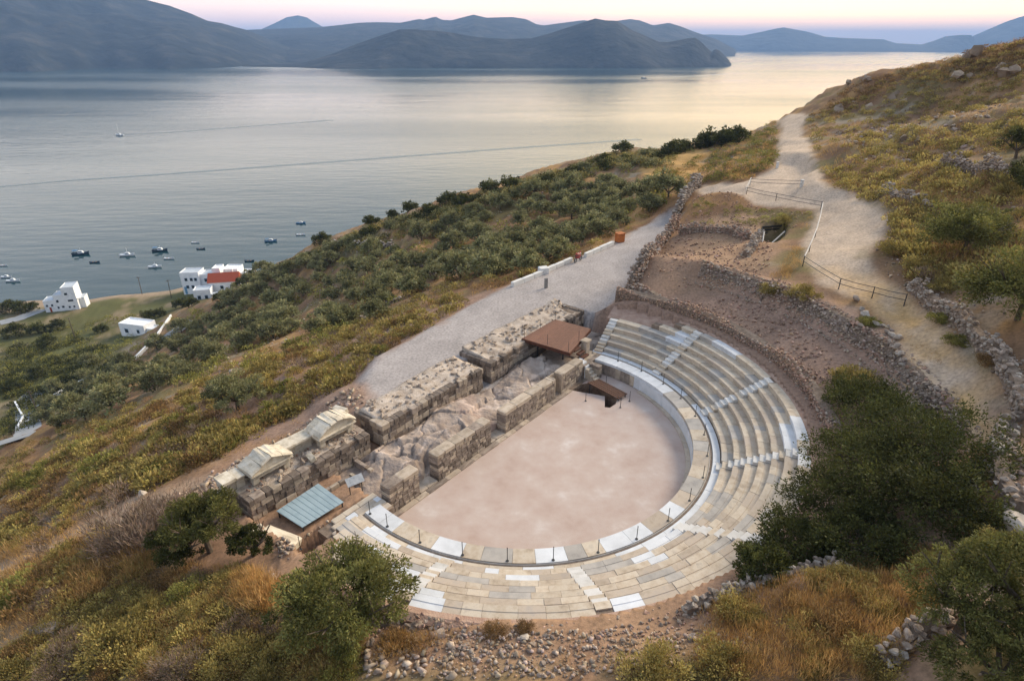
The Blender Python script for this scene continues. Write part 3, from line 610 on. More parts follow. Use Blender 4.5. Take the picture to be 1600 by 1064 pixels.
# a tumbled corner piece in front of the cover
cb = tag(empty('marble_fragment', UN(-17.4, 3.6, .9)), 'big tilted pale marble slab beside the blue cover sheet', 'stone')
obj('slab', rnd.choice(with_mat(BLK, mp)), None, cb, (0,0,.3), (.25,.3,ZR+.5), (1.1,2.2,.5)); obj('slab', rnd.choice(with_mat(BLK, mp)), None, cb, UN(-.6,.9,.5), (.35,.1,ZR+.2), (.8,1.2,.35))
for i, (u_, n_, z_, sx, sy, sz, l_) in enumerate([(-12.8,7.0,2.5,.7,.4,.3,'small marble fragment before the recessed entablature'),(-8.9,8.9,2.6,.8,.5,.35,'marble fragment lying at the right end of the nearest podium'),(-13.2,10.6,1.3,1.1,.5,.4,'marble drum fragment on the ground behind the entablature'),(-10.2,11.2,1.4,1.2,.4,.4,'long marble fragment on the earth behind the curved pediment'),(-15.0,10.9,1.2,.9,.6,.4,'marble fragment behind the pointed pediment'),(-17.6,10.0,1.2,1.2,.7,.5,'marble block at the near end of the fragment row'),(-18.8,9.6,1.0,.9,.6,.45,'marble block beside the bushes at the end of the row'),(-7.6,11.0,1.6,1.3,.45,.45,'pale marble shaft lying behind the middle podium')]):
    p_ = UN(u_, n_, z_); p_.z = max(Hs(p_.x, p_.y)+sz*.4, 0) if n_ > 9.9 else z_; tag(obj('marble_fragment', with_mat(BLK, mp)[i % 6], None, None, p_, (rnd.uniform(-.3,.3), rnd.uniform(-.2,.2), rnd.uniform(0,3)), (sx, sy, sz)), l_, 'stone', 'loose marble fragments')
# ------------------------------------------------------------------ bedrock between the walls
def fzr(U, N, X, Y):
    z = .95+.55*np.sin((U+9)*.33)*sstep(-9,-4,U)*(1-sstep(8,12,U))*.6+fbm(X, Y, 3.5, 5, 61)*.42+.10*sstep(4.5, 2.3, N)*sstep(-9,-6,U)*(1-sstep(1,5,U))-.4*sstep(5.6, 6.3, N)-.55*(1-sstep(2.3, 3.4, N))
    vr = np.random.RandomState(5); cu, cn = vr.uniform(-15, 18, 36), vr.uniform(1.8, 6.8, 36); tx, ty, tz = vr.normal(0, .08, 36), vr.normal(0, .09, 36), vr.normal(0, .13, 36)
    Uw = U+fbm(X, Y, .9, 3, 62)*.35; Nw = N+fbm(X, Y, .9, 3, 63)*.35; d = np.sqrt(((Uw[...,None]-cu)*.75)**2+((Nw[...,None]-cn)*1.25)**2); k = d.argmin(-1); ds = np.partition(d, 1, -1); edge = ds[...,1]-ds[...,0]
    strat = np.floor((X*.35+Y*1.1+fbm(X, Y, 2, 3, 64)*.8)/.45)*.02 % .1
    z = z+tz[k]+tx[k]*(U-cu[k])+ty[k]*(N-cn[k])-.28*(1-sstep(.02, .12, edge))+strat+fbm(X, Y, .5, 3, 65)*.07
    near = 1-sstep(-11.5, -8.5, U); return z*(1-near)+(.55+fbm(X, Y, 1, 4, 66)*.25)*near
rk = rough_top('bedrock', None, -14.5, 17.5, 2.15, 6.36, -.6, fzr, rockm, .085)
rv = np.array([v.co[:] for v in rk.data.vertices]); w = rv[:,0]*.5-rv[:,1]*.6+fbm(rv[:,0], rv[:,1], 3, 4, 68)*2.4; vein = 1-sstep(0, .10, np.abs(((w/2.6) % 1)-.5)); red = sstep(.1,.4,fbm(rv[:,0], rv[:,1], 4, 3, 69))*.5*np.exp(-((tu(rv[:,0],rv[:,1])-0)/3)**2)
setcol(rk.data, np.clip(np.array([.92,.9,.88])[None,:]+vein[:,None]*.5+red[:,None]*np.array([.15,-.12,-.15])[None,:]+fbm(rv[:,0], rv[:,1], .9, 3, 70)[:,None]*.25, .3, 1.6)); tag(rk, kind='structure')
# dark chamber opening beside the nearest podium
for k, (u0, u1, n0, n1) in enumerate(((-13.4,-11.2,5.15,5.4),(-11.3,-11.05,4.3,5.4),(-10.2,-9.9,4.6,6.3))):
    rt = core_box('foundation_wall', u0+.03, u1-.03, n0+.03, n1-.03, .1, 1.0, mortar); tag(rt, ['low broken foundation wall above the dark chamber', 'short crosswise foundation wall beside the blue cover', 'short foundation wall by the corner of the nearest podium'][k], 'wall', 'foundation walls round the chamber')
    for c_ in range(3): course_blocks(rt, u0, u1, n0, n1, .1+c_*.32, .42+c_*.32, .5, ['ashlar','ashlar_cream'], 'u' if u1-u0 > n1-n0 else 'n', keep=.9)
# ------------------------------------------------------------------ rubble walls
RCKM = {m.name: (with_mat(RCK, m), with_mat(RCKS, m)) for m in (rubblem, rubble_red, ashlar)}
pale_stone = mat('pale_stone', [lin((130,120,109)), lin((164,152,139)), lin((186,175,162))], 2.5, .95, .5, 9, .18, .2, 6, dist=.05)
RCKM['pale_stone'] = (with_mat(RCK, pale_stone), with_mat(RCKS, pale_stone))
cliffm = mat('cliff_rock', [lin((112,96,82)), lin((148,130,112)), lin((170,154,136))], .5, 1, .9, 3, .12, .1, 9, dist=.3); RCKM['cliff'] = (with_mat(RCK, cliffm), with_mat(RCKS, cliffm))
CAMV = Vector((CX, CY, CZ))
ROCKNP = []
for me_ in RCKS:
    v_ = np.empty(len(me_.vertices)*3); me_.vertices.foreach_get('co', v_); f_ = np.array([p_.vertices[:] for p_ in me_.polygons]); ROCKNP.append((v_.reshape(-1, 3), f_))
def stone_field(name, spots, m, parent=None, attr=True, squash=.75):
    """many small stones joined in one mesh"""
    Vs = []; Fs = []; Cs = []; k = 0
    for x, y, z, s in spots:
        v, f = ROCKNP[nrs.randint(len(ROCKNP))]; e = Matrix.Rotation(rnd.uniform(0,6.3), 3, 'Z')@Matrix.Rotation(rnd.uniform(-.6,.6), 3, 'X')
        sc = np.array([s*rnd.uniform(.8,1.5), s*rnd.uniform(.8,1.2), s*rnd.uniform(.6,1)*squash/.75]); q = (v*sc)@np.array(e).T+np.array([x, y, z]); Vs.append(q); Fs.append(f+k); k += len(q); Cs.append(np.repeat(np.array([[rnd.uniform(.6,1.35)]*3])*np.array([[1, rnd.uniform(.93,1.02), rnd.uniform(.86,1.02)]]), len(q), 0))
    me = mesh(name, np.concatenate(Vs), np.concatenate(Fs)); setcol(me, np.concatenate(Cs)); return tag(obj(name, me, m, parent), kind='stuff')
fieldm = mat('field_stone', [lin((122,108,97)), lin((158,142,128)), lin((186,170,156))], 2.5, .95, .4, 9, 0, .2, 6, dist=.05, attr='col', coords='World')
fieldm_r = mat('field_stone_red', [lin((126,100,86)), lin((160,132,115)), lin((188,164,146))], 2.5, .95, .4, 9, 0, .2, 6, dist=.05, attr='col', coords='World')
def rubble(root, spots, mats, fm=None, limit=290, squash=.75):
    spots = sorted(spots, key=lambda s: -s[3]/(Vector(s[:3])-CAMV).length)
    for x, y, z, s in spots[:limit]:
        me = rnd.choice(RCKM[rnd.choice(mats)][0]); obj('stone', me, None, root, Vector((x, y, z))-Vector(root.location), (rnd.uniform(-.5,.5), rnd.uniform(-.5,.5), rnd.uniform(0,6.3)), (s*rnd.uniform(.9,1.6), s*rnd.uniform(.9,1.3), s*rnd.uniform(.7,1.05)))
    if len(spots) > limit:
        o = stone_field('small_stones', spots[limit:], fm or fieldm, root, squash=squash)
        o.location = -Vector(root.location)
def core_strip(name, pts, m, h, th):
    """a low earth core under a wall that follows the ground"""
    mb = MB(); rings = []
    for i, p in enumerate(pts):
        q = Vector(pts[min(i+1, len(pts)-1)][:2]+(0,))-Vector(pts[max(i-1, 0)][:2]+(0,)); nrm = Vector((-q.y, q.x, 0)).normalized()*th/2; b = Vector(p)
        rings.append([b-nrm-Vector((0,0,.5)), b-nrm*.8+Vector((0,0,h)), b+nrm*.8+Vector((0,0,h)), b+nrm-Vector((0,0,.5))])
    mb.loft(rings); return mb.build(name, m)
def resample(pts, step):
    out = []; 
    for a, b in zip(pts[:-1], pts[1:]):
        L_ = math.hypot(b[0]-a[0], b[1]-a[1]); k = max(1, int(L_/step))
        for i in range(k): t_ = i/k; out.append((a[0]+(b[0]-a[0])*t_, a[1]+(b[1]-a[1])*t_))
    out.append((pts[-1][0], pts[-1][1])); return out
def wall_on_ground(name, xy, h, th, size, label, mats, group=None, fm=None, dens=1.0, limit=290):
    rs = resample(xy, .5); zz = H([p[0] for p in rs], [p[1] for p in rs]); p3_ = [(p[0], p[1], float(z)) for p, z in zip(rs, zz)]
    root = core_strip(name, p3_, mortar, h*.8, th*.7); tag(root, label, 'wall', group); sp = []
    fine = resample(xy, size*.85/dens); zf = H([p[0] for p in fine], [p[1] for p in fine])
    for i, (p, z) in enumerate(zip(fine, zf)):
        q = fine[min(i+1, len(fine)-1)]; q0 = fine[max(i-1, 0)]; d = Vector((q[0]-q0[0], q[1]-q0[1])).normalized(); nn = Vector((-d.y, d.x))
        tops = h*(1+.3*math.sin(i*.31)+rnd.uniform(-.2,.2)); k = max(1, int(tops/(size*.7)))
        for j in range(k+1):
            for sd_ in (-1, 1):
                if j == k or rnd.random() < .93:
                    o = sd_*th*.38*rnd.uniform(.7,1.1) if j < k else rnd.uniform(-.4,.4)*th
                    sp.append((p[0]+nn.x*o+rnd.uniform(-.1,.1)*size, p[1]+nn.y*o+rnd.uniform(-.1,.1)*size, float(z)+size*.3+j*size*.7+rnd.uniform(-.05,.05), size*rnd.uniform(.6,1.25)))
    rubble(root, sp, mats, fm, limit); return root
def gl(*pts): return [tuple(G(a, b)[:2]) for a, b in pts]
def polar(r, a): return (r*math.cos(R(a)), r*math.sin(R(a)))
# inner ring wall round the top of the seats
root = tag(arc_solid(0, 0, -27, 62, [(19.75,3.2),(19.85,4.75),(20.5,4.95),(20.9,4.3),(20.9,3.2)], 60).build('ring_wall', mortar), 'lower curved rubble wall close behind the top seat row', 'wall', 'curved rubble walls behind the seats')
sp = []
for a in np.arange(-27, 62, .62):
    top = 5.0+.25*math.sin(a*.21)
    z = 3.95
    while z < top: rr_ = 19.72+(z-3.9)*.12; sp.append((*polar(rr_+rnd.uniform(-.04,.05), a+rnd.uniform(-.25,.25)), z, rnd.uniform(.14,.30))); z += .17
    for r_ in (19.95, 20.2, 20.5, 20.8): sp.append((*polar(r_+rnd.uniform(-.1,.1), a+rnd.uniform(-.3,.3)), top-.05-max(0, r_-20.4)*.8, rnd.uniform(.15,.30)))
rubble(root, sp, ['rubble_stone','rubble_stone_red','rubble_stone','rubble_stone_red'], fieldm_r)
# outer rubble bank under the track
root = tag(arc_solid(0, 0, -22, 47, [(25.0,4.6),(25.25,5.7),(26.0,6.95),(26.6,7.0),(26.6,4.6)], 50).build('ring_wall', mortar), 'upper rough rubble wall below the dusty track', 'wall', 'curved rubble walls behind the seats')
sp = []
for a in np.arange(-22, 47, .52):
    th = 1.45+.25*math.sin(a*.3)
    for k in range(9): t_ = k/8; sp.append((*polar(25.1+.85*t_+rnd.uniform(-.08,.08), a+rnd.uniform(-.25,.25)), 5.6+th*t_+rnd.uniform(-.05,.08), rnd.uniform(.15,.34)*(1+.3*(t_ > .85))))
    for k in range(4): sp.append((*polar(24.2+.9*rnd.random()**.6, a+rnd.uniform(-.3,.3)), 5.5+rnd.uniform(-.05,.1), rnd.uniform(.1,.3)))
    for k in range(2): sp.append((*polar(26.2+.5*rnd.random(), a+rnd.uniform(-.3,.3)), 7.08, rnd.uniform(.1,.3)))
rubble(root, sp, ['rubble_stone','rubble_stone','rubble_stone_red'], fieldm)
for i, (a, b) in enumerate([(1338,470),(1346,484),(1352,492),(1362,500),(1368,509),(1378,510),(1386,521),(1394,524),(1405,530),(1398,546),(1404,558),(1410,572)]):
    g = G(a, b); s_ = rnd.uniform(.45,.8); tag(obj('boulder', rnd.choice(RCKM['pale_stone' if i % 3 else 'rubble_stone'][0]), None, None, (g[0], g[1], g[2]+s_*.25), (.2, .1, rnd.uniform(0,6)), (s_*1.5, s_*1.1, s_*.8)), 'grey boulder lined along the edge of the track above the rubble wall', 'boulder', 'boulders lined along the track edge')
# tumbled stones below the near edge of the seats
root = tag(arc_solid(0, 0, -119, -58, [(19.25,2.2),(19.3,3.55),(19.8,3.6),(20.5,3.0),(20.5,2.2)], 60).build('retaining_wall', mortar), 'collapsed rubble retaining wall below the near edge of the seating', 'wall')
sp = []
for a in np.arange(-119, -57, .5):
    wmax = 2.1+.6*math.sin(a*.13)
    for k in range(11):
        t_ = k/10; r_ = 19.35+wmax*t_**1.2+rnd.uniform(-.12,.12); x, y = polar(r_, a+rnd.uniform(-.5,.5)); z = max(4.05-(.5+t_*.9)*t_, Hs(x, y) if k > 2 else 0); 
        if rnd.random() < .92-.35*t_: sp.append((x, y, z+.02, rnd.uniform(.10,.22)*(1.7 if rnd.random() < .12*t_+.05 else 1)))
rubble(root, sp, ['rubble_stone','ashlar','rubble_stone_red','ashlar'], fieldm_r)
wall_on_ground('stone_wall', gl((1070,958),(1150,925),(1230,902),(1300,884),(1318,896)), .45, .55, .30, 'low dry stone wall running between dark shrub and golden grass', ['rubble_stone','pale_stone'])
wall_on_ground('stone_wall', gl((1425,452),(1470,482),(1520,525),(1558,565),(1585,610),(1600,655)), .8, .9, .33, 'dry stone wall with pale stones along the right side of the track', ['rubble_stone','pale_stone','rubble_stone'])
wall_on_ground('stone_wall', gl((1575,672),(1556,715),(1560,760),(1590,800)), .7, 1.0, .42, 'tumbled stone wall at the right edge below the track', ['rubble_stone','pale_stone','rubble_stone'], dens=.9)
wall_on_ground('stone_wall', gl((1470,262),(1510,270),(1555,276),(1598,282)), 1.3, .7, .36, 'terrace wall of small stones on the hillside at upper right', ['rubble_stone'])
wall_on_ground('stone_wall', gl((1380,300),(1400,312),(1440,318),(1452,330)), .8, .8, .36, 'broken terrace wall above the bend of the track', ['rubble_stone','pale_stone'])
wall_on_ground('stone_wall', gl((1372,1040),(1420,1000),(1470,970),(1490,950)), .5, .7, .38, 'low rubble wall in the lower right corner beneath the trees', ['rubble_stone','pale_stone'])
wall_on_ground('stone_wall', gl((586,460),(630,440),(680,437)), .9, .8, .6, 'small terrace wall on the scrubby slope below the road', ['rubble_stone'], 'terrace walls on the sea slope')
wall_on_ground('stone_wall', gl((620,415),(690,420),(730,425)), .8, .8, .6, 'grey terrace wall among the olive trees', ['rubble_stone'], 'terrace walls on the sea slope')
wall_on_ground('stone_wall', gl((520,383),(560,384),(612,384)), .8, .8, .7, 'pale terrace wall high on the olive slope near the shore skyline', ['pale_stone'], 'terrace walls on the sea slope')
wall_on_ground('stone_wall', gl((560,505),(600,480),(625,470)), .6, .8, .5, 'short terrace wall halfway down the yellow scrub slope', ['rubble_stone'], 'terrace walls on the sea slope')
# excavated mound beside the road
wall_on_ground('ruin_wall', gl((1058,352),(1030,388),(1003,425),(985,452)), 1.5, .8, .42, 'rubble retaining wall between grey road and excavated mound', ['rubble_stone','ashlar'], fm=fieldm_r)
wall_on_ground('ruin_wall', gl((1062,366),(1100,362),(1140,366),(1168,374)), .9, .7, .36, 'straight ruined wall across the top of the excavated mound', ['rubble_stone','rubble_stone_red'], fm=fieldm_r)
wall_on_ground('ruin_wall', gl((1188,372),(1176,388),(1164,402)), .9, .9, .36, 'short ruined cross wall beside the timbered trench', ['pale_stone','rubble_stone'])
wall_on_ground('ruin_wall', gl((1092,293),(1076,304),(1066,322),(1054,346)), 1.9, .9, .5, 'pale ruined corner wall above the far end of the road', ['pale_stone','rubble_stone'])
wall_on_ground('ruin_wall', gl((975,458),(1040,476),(1090,488)), .6, .8, .3, 'low rubble footing just above the far seat rows', ['rubble_stone_red','rubble_stone'])
def ground_spots(poly, n, lo, hi, sink=.1):
    xs = [p[0] for p in poly]; ys = [p[1] for p in poly]; out = []; X = nrs.uniform(min(xs), max(xs), n*6); Y = nrs.uniform(min(ys), max(ys), n*6); k = inpoly(X, Y, poly); X = X[k]; Y = Y[k]; k = (pdist(X, Y, TRACK) > .2+rnd.random()*.5) & (pdist(X, Y, ROAD) > .3); X = X[k][:n]; Y = Y[k][:n]; Z = H(X, Y)
    S = lo+(hi-lo)*nrs.rand(len(X))**2.5; return [(x, y, z+s*(.3-sink), s) for x, y, z, s in zip(X, Y, Z, S)]
sp = ground_spots(gl((1000,410),(1060,350),(1190,350),(1210,400),(1190,440),(1090,452),(990,445)), 1500, .09, .4)
sp += ground_spots(pz(5, [(1060,470),(1150,470),(1220,470),(1300,560),(1310,640),(1280,640),(1230,560),(1150,510)]), 1100, .08, .36)
sp += ground_spots(gl((1085,305),(1180,322),(1268,335),(1235,362),(1180,352),(1070,352)), 700, .08, .34)
stone_field('loose_stones', sp, fieldm_r)
sp = ground_spots(gl((690,1060),(700,990),(900,985),(1150,965),(1180,1000),(1080,1060)), 1300, .05, .3)+ground_spots(gl((560,1060),(590,960),(680,960),(720,1060)), 500, .06, .5)
sp += ground_spots(gl((430,840),(520,830),(560,870),(440,880)), 380, .08, .35)
stone_field('loose_stones', sp, fieldm)
sp = ground_spots(gl((1360,470),(1420,440),(1600,560),(1600,780),(1540,820),(1500,700)), 1300, .08, .5)+ground_spots(gl((1330,330),(1480,300),(1590,300),(1590,500),(1400,480)), 700, .08, .4)
sp += ground_spots(gl((330,745),(230,800),(190,850),(240,830),(345,770)), 260, .12, .55)+ground_spots(gl((560,600),(480,660),(330,740),(300,780),(420,720),(575,640)), 420, .08, .5)+ground_spots(gl((1300,200),(1550,120),(1600,180),(1500,260),(1330,260)), 500, .2, 1.1)
stone_field('loose_stones', sp, fieldm)
sp = ground_spots(gl((300,640),(600,460),(760,400),(1000,300),(900,290),(600,360),(350,520)), 800, .15, .9)
stone_field('loose_stones', sp, fieldm)
# single boulders one can pick out
for i, (a, b, s_, l_) in enumerate([(690,990,.75,'rounded grey boulder lying below the middle of the rubble wall'),(650,978,.85,'brown boulder right of the foreground olive tree'),(823,996,.5,'pale flat stone on the bare ground below the rubble wall'),(1350,900,.6,'white stone at the corner of the low wall'),(1338,893,.5,'small white stone beside the dark shrub'),(1520,770,1.0,'large grey boulder at the right end of the dark shrub'),(1500,790,.8,'squat grey boulder under the right end of dark shrub'),(1535,745,.8,'flat grey slab stone by the tumbled wall'),(1590,830,1.5,'big pale boulder cut by the right edge'),(1350,1045,.6,'grey stone half buried near the lower right trees'),(465,995,.7,'brown boulder left of the foreground olive trunk'),(425,905,.6,'grey stone in the scrub left of the foreground olive'),(355,955,.9,'pale sloping rock in the lower left scrub'),(80,985,1.6,'broad brown rock outcrop in the lower left corner'),(222,775,.8,'pale stone at the end of the rubble line by the bushes')]):
    g = G(a, b); tag(obj('boulder', rnd.choice(RCKM['rubble_stone' if 'pale' not in l_ and 'white' not in l_ else 'pale_stone'][0]), None, None, (g[0], g[1], g[2]+s_*.15), (.15, .1, rnd.uniform(0,6)), (s_*1.3, s_*1.0, s_*.75)), l_, 'boulder')
# rock outcrops of the cliff at upper right
for i, (a, b, sx, sz, l_) in enumerate([(1335,165,9,5,'pale cliff face left of the ridge'),(1362,168,8,5.5,'middle pale cliff face under the ridge'),(1395,158,7,5,'right pale cliff face under the ridge'),(1350,122,8,3,'brown rock step on the ridge crest'),(1545,80,9,4,'dark rock band on top of the upper right hill'),(1585,105,9,4,'grey rock outcrop at the upper right corner'),(1510,115,6,2.2,'small rock outcrop below the hill crest'),(1320,205,5,2,'pink rock outcrop above the track'),(1440,215,5,2.4,'round grey rock outcrop on the brown slope')]):
    g = G(a, b); ro_ = tag(empty('rock_outcrop', (g[0], g[1], g[2]-.1*sz), i*.7), l_, 'rock')
    for j in range(6): q_ = rnd.uniform(.35,.75); obj('rock', RCKM['cliff'][1][(i+j) % 6], None, ro_, (rnd.uniform(-.5,.5)*sx, rnd.uniform(-.3,.3)*sx, rnd.uniform(-.25,.1)*sz), (rnd.uniform(-.4,.4), rnd.uniform(-.4,.4), rnd.uniform(0,6)), (sx*q_*.7, sx*q_*.55, sz*q_*1.3))

# ------------------------------------------------------------------ wooden deck
wood = mat('deck_wood', [lin((92,58,44)), lin((114,76,58)), lin((132,92,72))], 2.5, .6, .2, 30, .13, .35, 6, stretch=(1,6,1))
dk = tag(empty('wooden_deck', UN(12, 4.7, 2.6)), 'reddish brown wooden deck platform between podium and seats', 'deck'); o_ = Vector(dk.location)
cor = [(9.15,7.05),(14.4,7.15),(14.7,3.35),(9.45,2.15)]           # back-left, back-right, front-right, front-left
NP = 20
for k in range(NP):
    t0, t1 = k/NP+.0015, (k+1)/NP-.0015
    def cp(t_, s): 
        a = cor[3] if s == 0 else cor[2]; b = cor[0] if s == 0 else cor[1]; return UN(a[0]+(b[0]-a[0])*t_, a[1]+(b[1]-a[1])*t_, 2.6)-o_
    V = [cp(t0,0), cp(t0,1), cp(t1,1), cp(t1,0)]; MB().add([v+Vector((0,0,.0)) for v in V]+[v-Vector((0,0,.05)) for v in V], [(0,1,2,3),(7,6,5,4),(0,4,5,1),(1,5,6,2),(2,6,7,3),(3,7,4,0)]).build('plank', wood, dk)
for a, b in ((3,2),(2,1),(3,0),(0,1)):
    p, q = UN(*cor[a], 2.44)-o_, UN(*cor[b], 2.44)-o_; d = (q-p); ln = d.length; mb = MB().box(-.03, ln+.03, -.04, .04, -.13, .10); mb.build('beam', mat('deck_beam', [lin((70,42,32)), lin((96,58,42))], 3, .6, .2, 30, .1), dk, loc=p, rot=(0,0,math.atan2(d.y, d.x)))
for u_, n_ in ((10.6,3.6),(12.6,3.9),(14.2,4.3),(10.4,6.2)): b = UN(u_, n_, 2.4)-o_; MB().tube((b.x, b.y, -2.0), b, .07).build('leg', postm, dk)
for u_, n_ in ((9.3,6.9),(11.8,7.0),(14.2,7.0),(9.6,4.6),(9.6,2.4),(11.9,2.85),(14.6,3.4)):
    b = UN(u_, n_, 2.6)-o_; MB().tube((b.x, b.y, b.z), (b.x, b.y, b.z+.95), .018).build('railing_post', postm, dk)
ws = tag(empty('wooden_steps', UN(10.9, 2.2, 1.3)), 'small brown wooden steps from the deck down to the walkway', 'steps')
for k in range(3): obj('tread', rnd.choice(with_mat(BLK, MATS['deck_beam'])), None, ws, UN(.2*k, -.30*k+.2, 1.0-.33*k), (0,0,ZR), (1.0,.34,.16))
# pillar and end stair
pl = tag(empty('stone_pillar', UN(12.3, 2.35, 1.2)), 'short cream stone pillar between the wooden deck and the seats', 'pillar')
obj('shaft', rnd.choice(BLKM['ashlar_cream']), None, pl, (0,0,.68), (0,0,ZR), (.62,.55,1.36)); obj('cap', rnd.choice(BLKM['ashlar_cream']), None, pl, (0,0,1.43), (0,0,ZR), (.80,.72,.16))
es = tag(empty('corner_stair', UN(10.75, .8, 0)), 'narrow white stone stair descending beside the last stage wall', 'stairs')
for k in range(7): obj('step', rnd.choice(with_mat(BLK, marble_new if k < 3 else marble_old)), None, es, UN(0, 1.0-.27*k, .80-.115*k), (0,0,ZR), (.66,.32,1.70-.23*k))
bw = core_box('corner_wall', 11.15, 11.6, .2, 1.9, -.3, 1.15, mortar); tag(bw, 'rough brown corner wall beside the narrow white stair', 'wall')
for k in range(4): course_blocks(bw, 11.1, 11.65, .15, 1.95, .3*k, .3*(k+1), .5, ['ashlar','ashlar_cream'], 'n')
# flagstones in the passage between the deck and the stage wall, and at the near end
ap = core_box('passage_paving', 10.4, 13.2, 1.2, 2.6, -.3, 1.18, mortar); tag(ap, 'pale paving between the wooden deck and the far end of seats', 'paving')
for r_ in range(3): course_blocks(ap, 10.35, 13.2, 1.2+r_*.47, 1.66+r_*.47, 1.05, 1.26, .8, ['ashlar_cream','ashlar'], jit=.005)
ap = core_box('entrance_paving', -15.6, -11.6, 0.9, 2.7, -.6, 1.0, mortar); tag(ap, 'pale flagstones at the near entrance beside the blue cover', 'paving')
mbl = {m.name: with_mat(BLK, m) for m in (marble_old, marble_new, marble_tan)}; BLKM.update(mbl)
for r_ in range(4): course_blocks(ap, -15.6+.3*r_, -11.55, .9+r_*.45, 1.34+r_*.45, .9, 1.12+.02*(r_ % 2), .8, ['marble_weathered','marble_new','marble_tan','marble_weathered'], jit=.01)
# blue grey cover sheet over the excavation
cv = tag(empty('cover_sheet', UN(-15.1, 4.0, 1.5)), 'pale blue ribbed metal sheet roof over a trench near the bush', 'cover'); o_ = Vector(cv.location)
q4 = [UN(-16.3,5.7,1.28), UN(-13.25,5.85,1.32), UN(-13.2,3.4,1.12), UN(-16.05,3.5,1.1)]
bluem = mat('blue_sheet', [lin((128,146,152)), lin((144,161,167)), lin((154,170,176))], 1.2, .5, .12, 12, .02, .4, 6)
for k in range(9):
    a = q4[0].lerp(q4[1], k/9); b = q4[0].lerp(q4[1], (k+1)/9-.004); c = q4[3].lerp(q4[2], (k+1)/9-.004); d = q4[3].lerp(q4[2], k/9); up = Vector((0,0,.010)); e1 = a.lerp(b,.12); e2 = d.lerp(c,.12)
    V = [a, e1+up, b, c, e2+up, d]; V += [v-Vector((0,0,.03)) for v in V]
    MB().add([v-o_ for v in V], [(0,5,4,1),(1,4,3,2),(6,7,10,11),(7,8,9,10),(5,11,10,4),(4,10,9,3),(0,1,7,6),(1,2,8,7),(2,3,9,8),(0,6,11,5)]).build('sheet_panel', bluem, cv)
for q in q4: b = q.lerp((q4[0]+q4[2])/2, .06)-o_; MB().tube((b.x, b.y, -1.4), (b.x, b.y, b.z-.02), .05).build('leg', postm, cv)
# information board
g = UN(-11.9, 3.9, .75); ib = tag(empty('information_board', g, ZR-.25), 'small tilted grey information board on two legs before the bedrock', 'sign')
MB().box(-.55,.55,-.28,.28,-.02,.02).build('panel', mat('board_panel', [lin((128,132,136)), lin((158,160,162)), lin((176,176,176))], 6, .4, 0, 5, .02, .5), ib, loc=(0,0,.95), rot=(R(38),0,0))
for s in (-.4,.4): MB().tube((s,0,-.3),(s,0,.93),.03).build('leg', postm, ib)
# ------------------------------------------------------------------ barrier posts round the walkway
pm = MB().tube((0,0,0),(0,0,.92),.022,.022,8); pm.tube((0,0,0),(0,0,.025),.09,.09,10); pm.tube((0,0,.92),(0,0,.955),.032,.02,8); pme = pm.me('barrier_post'); pme.materials.append(postm)
for a, b in [(579,802),(604,823),(654,850),(721,871),(792,883),(866,881),(936,865),(997,844),(1045,814),(1078,782),(1099,746),(1105,712),(1099,679),(1083,650),(1060,623),(1032,601),(997,582),(961,567),(921,557)]:
    p = W(a, b, 1.25); a_ = math.atan2(p[1], p[0]); p = (13.02*math.cos(a_), 13.02*math.sin(a_)); tag(obj('barrier_post', pme, None, None, (p[0], p[1], 1.235)), 'thin dark metal barrier post standing on the walkway round the orchestra', 'post', 'barrier posts round the orchestra')
for u_, n_ in ((7.4,-.9),(8.3,-3.6),(9.6,-3.7),(10.6,-.9)): p = UN(u_, n_, 0); tag(obj('barrier_post', pme, None, None, p), 'thin dark metal barrier post beside the pit in the orchestra floor', 'post', 'barrier posts round the pit')
p = UN(-17.0, 2.3, 0); tag(obj('barrier_post', pme, None, None, (p.x, p.y, max(Hs(p.x, p.y), .9))), 'thin dark metal barrier post beside the blue cover sheet', 'post')
# ------------------------------------------------------------------ road edge: kerb walls, motorbike, bin, post
whitew = mat('limewash', [lin((196,192,186)), lin((214,212,208))], 2, .9, .3, 12, .04, .2)
for i, ((a, b), (c, d), l_) in enumerate([((800,448),(849,428),'low white kerb wall at the near end of the road edge'),((854,425),(893,408),'middle low white kerb wall beside the parked motorbike'),((914,402),(958,382),'farthest low white kerb wall ending at the orange bin')]):
    p, q = W(a, b, 2.02), W(c, d, 2.02); v = Vector(q-p); k = int(v.length/1.6); rt = tag(empty('kerb_wall', p, math.atan2(v.y, v.x)), l_, 'wall', 'white kerb walls along the road')
    for j in range(k): L_ = v.length/k; obj('kerb_block', rnd.choice(with_mat(BLK[:2], whitew)), None, rt, (L_*(j+.5), 0, .22), (0,0,0), (L_-.02,.42,.56+rnd.uniform(-.03,.03)))
p = W(849,427,2); bo = tag(obj('kerb_block', rnd.choice(with_mat(BLK, whitew)), None, None, (p[0], p[1], 2.35), (0,0,.3), (1.1,.9,.8)), 'square white stone block between two kerb walls', 'block')
p = W(853,450,2); MBp = MB().box(-.16,.16,-.12,.12,0,1.15); tag(MBp.build('bollard', mat('grey_concrete', [lin((120,116,112)), lin((146,142,136))], 4, .9, .3, 20), loc=(p[0], p[1], 1.98), rot=(0,0,.6)), 'square grey stone bollard standing on the road', 'bollard')
p = W(968,378,2); rust = mat('rust_steel', [lin((150,84,40)), lin((186,110,58)), lin((120,66,34))], 3, .7, .2, 20)
bn = tag(empty('litter_bin', (p[0], p[1], 2.0), .5), 'orange brown rusty box bin at the end of the kerb walls', 'bin'); MB().box(-.5,.5,-.45,.45,.06,1.15).build('body', rust, bn); MB().box(-.56,.56,-.5,.5,1.153,1.25).build('lid', rust, bn); MB().box(-.45,.45,-.4,.4,-.1,.058).build('base', postm, bn)
